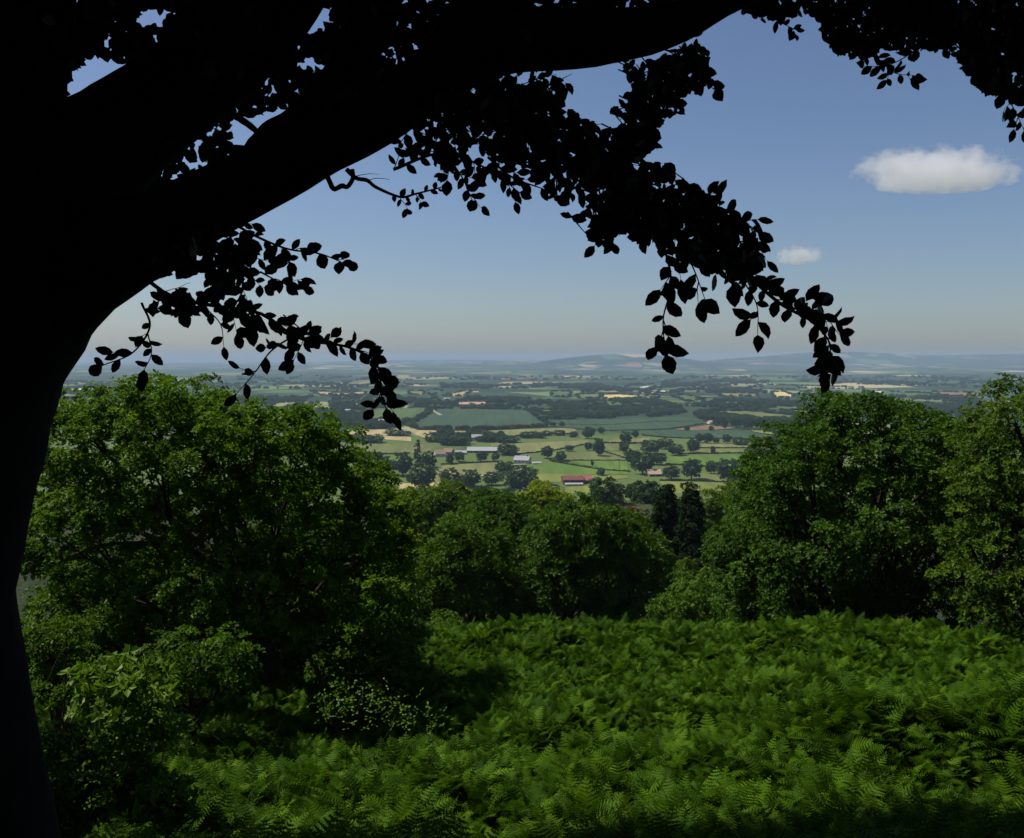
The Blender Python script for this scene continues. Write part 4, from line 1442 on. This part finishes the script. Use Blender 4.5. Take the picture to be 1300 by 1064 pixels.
GV = 'trees scattered in the valley'
vt = [
    # kind, x, base y, height px, width px, label
    ('oak', 695, 582, 16, 17, 'dark round oak in the middle of the tan field right of the white-roofed house'),
    ('oak', 712, 586, 14, 15, 'dark oak standing just below and right of another in the tan field'),
    ('oak', 723, 573, 8, 12, 'low oak above the pair of oaks in the tan field'),
    ('oak', 747, 572, 11, 10, 'small round oak left of the tall leaning oak'),
    ('oak', 760, 579, 24, 16, 'tall ragged oak in the middle of the small hedged pastures'),
    ('oak', 747, 557, 16, 16, 'pointed dark tree where the straw strip meets the blue-green crop'),
    ('oak', 763, 551, 9, 9, 'small round tree right of the pointed dark tree'),
    ('bush', 710, 553, 8, 11, 'round bush in the row above the tan field, nearest its middle'),
    ('bush', 696, 553, 7, 11, 'leftmost round bush of the row above the tan field'),
    ('bush', 729, 555, 8, 9, 'rightmost round bush of the row above the tan field'),
    ('bush', 714, 541, 6, 6, 'lone little bush at the lower edge of the blue-green crop'),
    ('oak', 568, 546, 7, 6, 'tiny tree on the lower hedge of the big blue-green field'),
    ('poplar', 530, 593, 33, 24, 'tall pointed dark tree left of the brown farm sheds'),
    ('oak', 545, 594, 22, 18, 'dark tree between the pointed tree and the farm sheds'),
    ('oak', 511, 604, 30, 28, 'broad dark tree left of the tall pointed tree'),
    ('oak', 473, 600, 28, 30, 'blue-green rounded tree rising just behind the left oak shoulder'),
    ('oak', 490, 596, 18, 16, 'smaller tree between two broad trees behind the left oak'),
    ('oak', 535, 622, 36, 36, 'large spreading oak with a pale yard behind it, left of the tan field'),
    ('oak', 573, 622, 29, 26, 'oak with a clear bare trunk below the tan field'),
    ('oak', 597, 618, 23, 28, 'flat-topped oak right of the bare-trunked oak'),
    ('oak', 624, 616, 18, 22, 'rounded oak at the lower right corner of the tan field'),
    ('oak', 660, 628, 38, 48, 'massive broad dark oak below the white-roofed house'),
    ('oak', 612, 640, 24, 30, 'dark oak half hidden behind the middle wood, left of the massive oak'),
    ('oak', 640, 643, 24, 30, 'dark oak at the foot of the massive broad oak'),
    ('oak', 571, 590, 14, 10, 'slim tree in front of the brown farm sheds'),
    ('oak', 583, 586, 13, 14, 'round tree between the brown sheds and the long white barn'),
    ('oak', 612, 586, 14, 15, 'round tree in front of the long white barn'),
    ('oak', 629, 585, 11, 10, 'small tree at the right end of the long white barn'),
    ('bush', 646, 577, 15, 24, 'thick dark tree clump right of the long white barn'),
    ('bush', 641, 599, 14, 18, 'bushy tree left of the white-roofed house'),
    ('oak', 794, 563, 16, 16, 'dark tree with pale specks beside it above the small pastures'),
    ('oak', 806, 556, 11, 10, 'little tree right of the tree with pale specks'),
    ('oak', 792, 575, 15, 13, 'ragged tree in the hedge left of the dense copse'),
    ('oak', 816, 602, 30, 30, 'big lower tree of the dense copse in the middle of the pastures'),
    ('oak', 802, 590, 20, 20, 'left tree of the dense copse in the middle of the pastures'),
    ('oak', 834, 590, 16, 22, 'right tree of the dense copse in the middle of the pastures'),
    ('oak', 826, 576, 18, 26, 'uppermost tree of the dense copse in the middle of the pastures'),
    ('oak', 845, 570, 14, 22, 'tree linking the dense copse with the upper tree row'),
    ('oak', 858, 578, 15, 20, 'broad tree above the left end of the bright green field'),
    ('oak', 880, 575, 18, 18, 'dark tree above the middle of the bright green field'),
    ('oak', 888, 562, 12, 12, 'left tree of the row above the pale strip fields'),
    ('oak', 899, 563, 14, 12, 'second tree of the row above the pale strip fields'),
    ('oak', 909, 563, 8, 9, 'small tree in the row above the pale strip fields'),
    ('oak', 923, 563, 12, 12, 'round separate tree in the row above the pale strip fields'),
    ('bush', 942, 565, 11, 17, 'wide dense tree at the right end of the row above the pale strips'),
    ('oak', 905, 576, 10, 7, 'thin little tree in the hedge between the pale strip fields'),
    ('oak', 852, 609, 18, 24, 'dark oak right of the tan-roofed barn'),
    ('oak', 878, 609, 27, 25, 'dark tall oak below the bright green field'),
    ('oak', 903, 602, 17, 14, 'round dark oak at the lower edge of the bright green field'),
    ('oakpale', 924, 614, 34, 32, 'large pale green feathery tree at the lower right of the bright field'),
    ('oak', 953, 612, 24, 20, 'mid green tree right of the pale feathery tree'),
    ('bush', 988, 561, 11, 32, 'long bushy copse left of the big right tree, upper one'),
    ('bush', 978, 578, 17, 44, 'long bushy copse left of the big right tree, lower one'),
    ('oak', 872, 547, 6, 7, 'tiny tree at the left end of the pink ploughed strip'),
    ('oak', 903, 547, 7, 7, 'tiny tree on the hedge below the pink ploughed strip'),
    ('oakpale', 678, 629, 18, 22, 'pale tree left of the red barn behind the yellow-green tree'),
    ('oakpale', 703, 628, 14, 18, 'thin pale tree directly below the red barn'),
    ('oakpale', 763, 604, 11, 12, 'thin pale tree right of the red barn'),
    ('oak', 752, 592, 8, 4, 'thin dark tree in the hedge above the red barn'),
    ('bush', 505, 553, 9, 24, 'dark clump between the two pale straw fields'),
    ('bush', 472, 562, 11, 26, 'left dark clump below the long straw field'),
    ('bush', 447, 561, 11, 22, 'dark clump below the left end of the straw field'),
    ('bush', 555, 561, 13, 22, 'dark copse right of the straw fields'),
    ('bush', 575, 565, 14, 26, 'dark copse above the brown farm sheds'),
    ('bush', 590, 558, 11, 16, 'dark copse left of the small white farmhouse'),
    ('bush', 622, 558, 11, 22, 'dark copse right of the small white farmhouse'),
    ('bush', 645, 562, 9, 22, 'low copse between the small farmhouse and the tan field'),
    ('bush', 670, 556, 9, 16, 'left dark clump at the top of the tan field'),
    ('bush', 684, 556, 9, 14, 'right dark clump at the top of the tan field'),
]
for kind, x, by, hp, wp, lab in vt:
    g = G(x, by)
    s = g[1] / F
    valley_tree(kind, g, hp * s, wp * s, lab, GV, {'poplar': 'poplar_tree', 'bush': 'valley_bush'}.get(kind, 'valley_tree'))
belt = [(910, 541, 10, 13), (920, 545, 13, 9), (935, 543, 14, 16), (950, 545, 14, 14), (965, 545, 15, 15), (978, 546, 16, 14), (991, 546, 13, 14), (1005, 547, 15, 15), (1018, 548, 15, 14), (1030, 548, 12, 14)]
for x, by, hp, wp in belt:
    g = G(x, by)
    s = g[1] / F
    valley_tree('oak', g, hp * s, wp * s, 'dark tree in the belt right of the pink ploughed strip', 'belt of trees right of the pink strip', 'valley_tree')
# two oaks lower on the hill
for x, by, hp, wp, Y, lab in [(770, 650, 46, 52, 325, 'broad dark oak left of the conifers, seen against the pale lane'), (822, 652, 42, 44, 330, 'dark oak behind the conifers, right of the broad oak'),
                              (808, 640, 30, 30, 345, 'dark oak between two broad hillside oaks')]:
    g = P(x, by, Y)
    s = Y / F
    valley_tree('oak', g, hp * s, wp * s, lab, 'oaks low on the hillside', 'oak_tree')

# hedgerows: the near ones as things, each its own low bank of leaves
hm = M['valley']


def hedge_mesh(mb, pl, hpx, z=VALLEY):
    q = catmull([G(a, b, z) for a, b in pl], 40)
    L = np.linalg.norm(np.diff(q, axis=0), axis=1).sum()
    s = q[:, 1].mean() / F
    h = hpx * s
    k = int(min(2600, L / (0.35 * h) * 10))
    u = rng.uniform(0, 38.99, k)
    i = u.astype(int)
    t = (u % 1)[:, None]
    c = q[i] * (1 - t) + q[i + 1] * t
    bumps = 0.75 + 0.35 * np.sin(u * 1.7) * np.sin(u * 0.63 + 1)
    c = c + rng.normal(0, 0.22 * h, (k, 3)) * [1, 1, 0]
    c[:, 2] = z + rng.uniform(0.05, 1, k) * h * bumps
    rs = np.random.default_rng(2)
    scatter(mb, c, np.tile([0, -0.3, 1.0], (k, 1)) + rng.normal(0, 0.6, (k, 3)), rng.normal(0.45, 0.15, k), [rosette(4, 0.42 * h, 0.36 * h, 0.3, rs) for _ in range(3)])
    return q.mean(0)


hedges = [
    ([(446, 577), (480, 577), (520, 576)], 2, 'hedge under the olive field left of the brown sheds'),
    ([(655, 577), (700, 572.5), (745, 564)], 1.6, 'hedge under the tan field with the oaks'),
    ([(698, 585), (720, 585), (797, 585)], 1.6, 'straight hedge beneath the olive pasture right of the house'),
    ([(700, 586), (730, 591), (768, 597), (800, 599)], 1.8, 'hedge slanting down towards the right above the red barn'),
    ([(765, 573), (800, 584)], 1.6, 'short hedge slanting down from the tall ragged oak'),
    ([(757, 562.5), (790, 563), (818, 563)], 1.8, 'hedge under the narrow tan strip above the pastures'),
    ([(640, 555), (690, 552), (733, 551)], 1.8, 'hedge under the straw-coloured strip below the blue-green crop'),
    ([(530, 546), (590, 547), (640, 546), (704, 542)], 1.4, 'long hedge along the lower side of the big blue-green field'),
    ([(700, 542), (770, 547), (846, 545), (893, 538)], 1.3, 'curving hedge under the middle blue-green crop'),
    ([(700, 538), (760, 540), (830, 536), (890, 535)], 1.0, 'thin hedge across the middle of the blue-green crop'),
    ([(815, 553), (862, 556.5), (970, 558)], 1.6, 'long hedge under the right hand blue-green crop'),
    ([(888, 569), (925, 569), (958, 569)], 1.5, 'upper hedge between the pale strip fields'),
    ([(860, 577), (910, 576), (962, 575.5)], 1.8, 'lower hedge between the strips and the bright green field'),
    ([(846, 590), (888, 592), (935, 596), (965, 591)], 2.0, 'hedge curving under the bright green field'),
    ([(838, 610.5), (880, 611), (925, 612.5)], 2.0, 'hedge above the yellow-green meadow'),
    ([(722, 640), (750, 638), (800, 639)], 2.2, 'hedge beside the pale lane below the red barn'),
    ([(560, 590), (600, 588), (632, 586.5)], 1.8, 'hedge along the upper side of the tan field below the farm'),
    ([(632, 587), (640, 598), (614, 605)], 1.6, 'hedge down the right side of the tan field below the farm'),
    ([(943, 546), (975, 552), (1012, 551)], 1.2, 'hedge under the yellow-green strip by the belt of trees'),
    ([(892, 521), (951, 521), (1022, 528)], 1.2, 'hedge along the top of the olive field near the right'),
]
for pl, hp, lab in hedges:
    mb = MB()
    c = hedge_mesh(mb, pl, hp)
    c[2] = VALLEY
    tag(mb.build('hedge', hm, None, c), lab, 'hedge', 'hedges between the valley fields')

# far woods, one mass nobody could count: instanced crowns of the valley trees
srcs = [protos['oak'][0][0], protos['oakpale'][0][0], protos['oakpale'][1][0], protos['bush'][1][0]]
woods = [([(700, 513), (760, 508), (830, 509), (858, 514), (870, 524), (840, 530), (760, 532), (700, 529)], 900), ([(470, 508), (560, 505), (640, 508), (700, 512), (700, 517), (620, 519), (550, 516), (470, 517)], 420),
         ([(890, 508), (1040, 510), (1040, 520), (960, 521), (890, 518)], 500), ([(870, 521), (900, 528), (960, 534), (1025, 536), (1030, 541), (940, 540), (893, 534)], 420),
         ([(420, 503), (520, 503), (520, 512), (470, 520), (420, 530), (420, 510)], 420), ([(390, 520), (460, 522), (450, 536), (520, 538), (515, 545), (440, 545), (390, 540)], 380),
         ([(560, 487), (760, 488), (760, 494), (560, 494)], 500), ([(840, 483), (1000, 484), (960, 488), (880, 489), (840, 494)], 400),
         ([(850, 494), (960, 494), (975, 500), (910, 499), (850, 500)], 300), ([(1040, 513), (1240, 515), (1240, 531), (1040, 520)], 700),
         ([(1010, 496), (1120, 503), (1240, 508), (1240, 512), (1040, 506)], 450), ([(250, 508), (400, 503), (400, 510), (300, 516), (250, 520)], 350),
         ([(330, 524), (400, 520), (400, 534), (330, 534)], 260), ([(60, 498), (200, 496), (250, 503), (200, 512), (60, 512)], 500),
         ([(50, 484), (500, 485), (560, 490), (400, 494), (50, 494)], 900), ([(1000, 484), (1300, 484), (1300, 494), (1100, 489)], 500),
         ([(590, 506), (690, 507), (690, 511), (600, 512)], 200), ([(975, 548), (1040, 552), (1040, 572), (1000, 575)], 130), ([(650, 489), (960, 488), (960, 492), (650, 494)], 420),
         ([(300, 478), (1300, 478), (1300, 483), (300, 483)], 900), ([(540, 553), (590, 552), (640, 556), (640, 563), (560, 565)], 120), ([(730, 494), (860, 493), (860, 497), (740, 499)], 260)]
pts, scl = [], []
for poly, k in woods:
    xs = [p_[0] for p_ in poly]
    ys_ = [p_[1] for p_ in poly]
    c_ = 0
    while c_ < k * 0.72:
        e = (rng.uniform(min(xs), max(xs)), rng.uniform(min(ys_), max(ys_)))
        if inpoly(e, poly):
            if math.sin(e[0] * 0.11 + e[1] * 0.9) + math.sin(e[0] * 0.043 - e[1] * 0.5 + 2) + rng.normal(0, 0.35) < -0.25:
                c_ += 0.75
                continue
            g = G(*e)
            g[2] += float(hills(g[0], g[1])) if g[1] > 2500 else 0
            pts.append(g)
            hh = rng.uniform(7, 13)
            ww = rng.uniform(11, 18) * (1 + max(0, g[1] - 3000) / 5000)
            scl.append((ww, ww, hh))
            c_ += 1
# loose hedgerow trees along the edges of the far fields
for c, pl in fields:
    v = np.array(pl)
    if v[:, 1].mean() > 536 or c == 'lane':
        continue
    for a in range(len(v)):
        e0, e1 = v[a], v[(a + 1) % len(v)]
        nseg = int(abs(e1[0] - e0[0]) / 2.6 + abs(e1[1] - e0[1]) / 1.2)
        for u in rng.random(nseg):
            e = e0 * (1 - u) + e1 * u
            g = G(e[0], e[1] + 0.2)
            if g[1] > 6500:
                g[2] += float(hills(g[0], g[1]))
            pts.append(g)
            hh = rng.uniform(3, 9)
            ww = rng.uniform(8, 17)
            scl.append((ww, ww, hh))
pts = np.array(pts)
rot = np.zeros_like(pts)
rot[:, 2] = rng.uniform(0, 6.28, len(pts))
scatter_object('distant_woodland', pts, rot, scl, srcs)

# ------------------------------------------------------------------ buildings
WHITE = noise_mat('white_render', (0.48, 0.47, 0.45), (0.62, 0.61, 0.58), 0.8, 0.8)
SHEET = noise_mat('pale_roof_sheet', (0.22, 0.23, 0.24), (0.34, 0.34, 0.34), 0.6, 0.6)
SLATE = noise_mat('grey_slate', (0.20, 0.21, 0.23), (0.32, 0.33, 0.35), 1.0, 0.6)
BROWN = noise_mat('brown_roof', (0.16, 0.11, 0.085), (0.25, 0.18, 0.13), 0.8, 0.85)
RED = noise_mat('red_sheet', (0.19, 0.065, 0.06), (0.27, 0.10, 0.095), 0.5, 0.6)
RUST = noise_mat('rust_board', (0.10, 0.042, 0.032), (0.17, 0.075, 0.055), 0.5, 0.8)
DARK = noise_mat('dark_opening', (0.012, 0.012, 0.014), (0.03, 0.03, 0.03), 1, 0.5)
PINK = noise_mat('pink_brick', (0.33, 0.20, 0.15), (0.42, 0.27, 0.2), 1, 0.85)
TANR = noise_mat('tan_tile', (0.30, 0.20, 0.14), (0.40, 0.28, 0.2), 1, 0.85)


def building(name, label, cat, x0, x1, ybase, hpx, roofpx, depth, wallm, roofm, rot=0.0, wins=3, door=True, group=None, open_front=False, chimney=False):
    a, b = G(x0, ybase), G(x1, ybase)
    s = a[1] / F
    L = np.linalg.norm(b - a)
    H = hpx * s
    rh = roofpx * s
    c = (a + b) / 2
    root = empty(name, c)
    root.rotation_euler = (0, 0, rot)
    tag(root, label, cat, group)
    D = depth
    mb = MB()
    v, f = box(-L / 2, L / 2, 0, D, -1, H)
    mb.add(v, f4=f)
    g = [(-L / 2, 0, H), (-L / 2, D, H), (-L / 2, D / 2, H + rh), (L / 2, 0, H), (L / 2, D, H), (L / 2, D / 2, H + rh)]
    mb.add(g, f3=[(0, 2, 1), (3, 4, 5)])
    mb.build('wall', wallm, root)
    mb = MB()
    o_ = 0.5
    k1 = rh / (D / 2)
    for sgn in (0, 1):
        yA = -o_ if sgn == 0 else D + o_
        zA = H - k1 * o_ + 0.1
        v = [(-L / 2 - o_, yA, zA), (L / 2 + o_, yA, zA), (L / 2 + o_, D / 2, H + rh + 0.1), (-L / 2 - o_, D / 2, H + rh + 0.1)]
        v += [(q[0], q[1], q[2] + 0.25) for q in v]
        mb.add(v, f4=[(0, 1, 2, 3), (4, 5, 6, 7), (0, 1, 5, 4), (3, 2, 6, 7), (0, 3, 7, 4), (1, 2, 6, 5)])
    rf = mb.build('roof', roofm, root)
    if chimney:
        mb = MB()
        v, f = box(L * 0.3, L * 0.3 + 1.2, D / 2 - 0.6, D / 2 + 0.6, H + rh * 0.4, H + rh + 1.6)
        mb.add(v, f4=f)
        mb.build('chimney', BROWN, rf)
    for i in range(wins):
        mb = MB()
        cx = -L / 2 + L * (i + 0.5) / wins
        ww = (L / wins * 0.75 if open_front else L / wins * 0.3) / 2
        z0, z1 = (0.1, H * 0.85) if open_front else (H * 0.45, H * 0.8)
        v, f = box(cx - ww, cx + ww, -0.06, 0.02, z0, z1)
        mb.add(v, f4=f)
        mb.build('opening' if open_front else 'window', DARK, root)
    return root


building('barn', 'long low barn with pale white roof behind the farm trees', 'barn', 593, 632, 575, 2.6, 3.8, 20, PINK, SHEET, -0.03, 5, open_front=True)
building('farm_shed', 'brown farm shed with white gable left of the long white barn', 'shed', 553, 566, 580, 3.5, 4.5, 16, WHITE, BROWN, 0.25, 2)
building('farm_shed', 'smaller brown shed touching the brown shed, nearer the barn', 'shed', 562, 573, 577, 3.0, 3.8, 14, PINK, BROWN, -0.2, 2)
building('farm_shed', 'grey roofed shed between the brown sheds and the long barn', 'shed', 578, 592, 577, 2.0, 2.5, 12, SHEET, SLATE, 0.1, 2)
building('farmhouse', 'white-roofed farmhouse beside the massive broad oak', 'house', 652, 671, 588.5, 4.2, 4.6, 14, WHITE, SHEET, -0.25, 4, chimney=True)
building('outbuilding', 'small white outbuilding right of the white-roofed farmhouse', 'outbuilding', 676, 687, 589.5, 1.4, 1.4, 6, WHITE, SHEET, 0.1, 1)
building('red_barn', 'rust red barn with dark open front in the yellow-green meadow', 'barn', 715, 741, 615, 5.6, 4.0, 16, RUST, RUST, 0.06, 3, open_front=True)
building('red_shed', 'pinkish red roofed shed at the right end of the red barn', 'shed', 741, 751, 614, 4.2, 5.2, 16, RUST, RED, -0.1, 1, open_front=True)
building('lean_to', 'low grey lean-to along the front of the red barn', 'shed', 718, 740, 616.5, 1.4, 1.2, 7, DARK, SLATE, 0.06, 2)
building('farmhouse', 'small white farmhouse among the dark copses above the barn', 'house', 599, 612, 559.5, 4.0, 3.5, 12, WHITE, SHEET, 0.1, 3, chimney=True)
building('stone_barn', 'tan-roofed barn right of the dense copse', 'barn', 824, 840, 605, 3.0, 5.0, 14, PINK, TANR, 0.1, 2, open_front=True)
building('glasshouse', 'long pale glasshouse at the left foot of the big blue-green field', 'glasshouse', 480, 517, 536, 1.3, 1.5, 40, SHEET, SHEET, 0.05, 6)
building('manor_house', 'wide pinkish house in the woods above the big blue-green field', 'house', 583, 616, 517, 3.6, 2.6, 30, PINK, TANR, 0.05, 6)
building('cottage', 'red-roofed cottage at the end of the middle blue-green crop', 'cottage', 901, 907, 538, 1.8, 2.0, 12, WHITE, TANR, 0.3, 2)
building('farm_shed', 'grey-blue roofed shed in the pale yard behind the spreading oak', 'shed', 560, 571, 620, 3.4, 3.6, 14, SLATE, SLATE, 0.2, 2)
building('farm_shed', 'grey-blue roofed shed in the pale yard right of the bare-trunked oak', 'shed', 584, 598, 618, 3.4, 3.2, 14, SLATE, SLATE, -0.1, 2)
building('warehouse', 'big white warehouse far off beside the beech trunk', 'warehouse', 96, 111, 497, 2.2, 1.2, 120, WHITE, WHITE, 0.1, 2)
building('warehouse', 'white warehouse far off above the cream yellow field', 'warehouse', 819, 827, 493, 1.3, 0.7, 80, WHITE, WHITE, 0.1, 1)
building('warehouse', 'white shed far off at the end of the cream strip', 'shed', 839, 845, 498.5, 1.3, 0.6, 60, WHITE, WHITE, -0.1, 1)
for x, y, c_, lab in [(318, 524, TANR, 'leftmost distant house by the green patch above the left oak'), (395, 533, TANR, 'distant tiled house beyond the top of the left oak'), (427, 522, TANR, 'distant house left of the drooping beech leaves tip'),
                      (440, 523, SLATE, 'distant slate house under the drooping beech leaves tip'), (604, 500, TANR, 'distant house right of the pinkish straw field'), (567, 508.5, SLATE, 'distant bluish shed left of the wide pinkish house'),
                      (270, 522, SLATE, 'distant slate house near the crown top of the left oak'), (282, 520, TANR, 'distant tiled house near the crown top of the left oak'), (1062, 503, TANR, 'distant house left of the big right tree top'),
                      (1043, 515, WHITE, 'distant white house beside the big right tree'), (1115, 500, WHITE, 'distant white house above the big right tree')]:
    building('house', lab, 'house', x - 3.5, x + 3.5, y, 1.8, 1.5, 14, WHITE if c_ is not WHITE else PINK, c_, random.uniform(-0.4, 0.4), 2, group='scattered distant houses')
# a telegraph pole by the hedge
g = G(786, 598)
root = empty('telegraph_pole', g)
tag(root, 'slim wooden telegraph pole in the pasture above the red barn', 'pole')
mb = MB()
tube(mb, [(0, 0, -0.5), (0, 0, 6), (0, 0, 11)], [0.3, 0.26, 0.22], 8)
mb.build('post', M['bark'], root)
mb = MB()
tube(mb, [(-1.1, -0.3, 10.3), (1.1, -0.3, 10.3)], [0.1, 0.1], 6)
mb.build('crossarm', M['bark'], root)
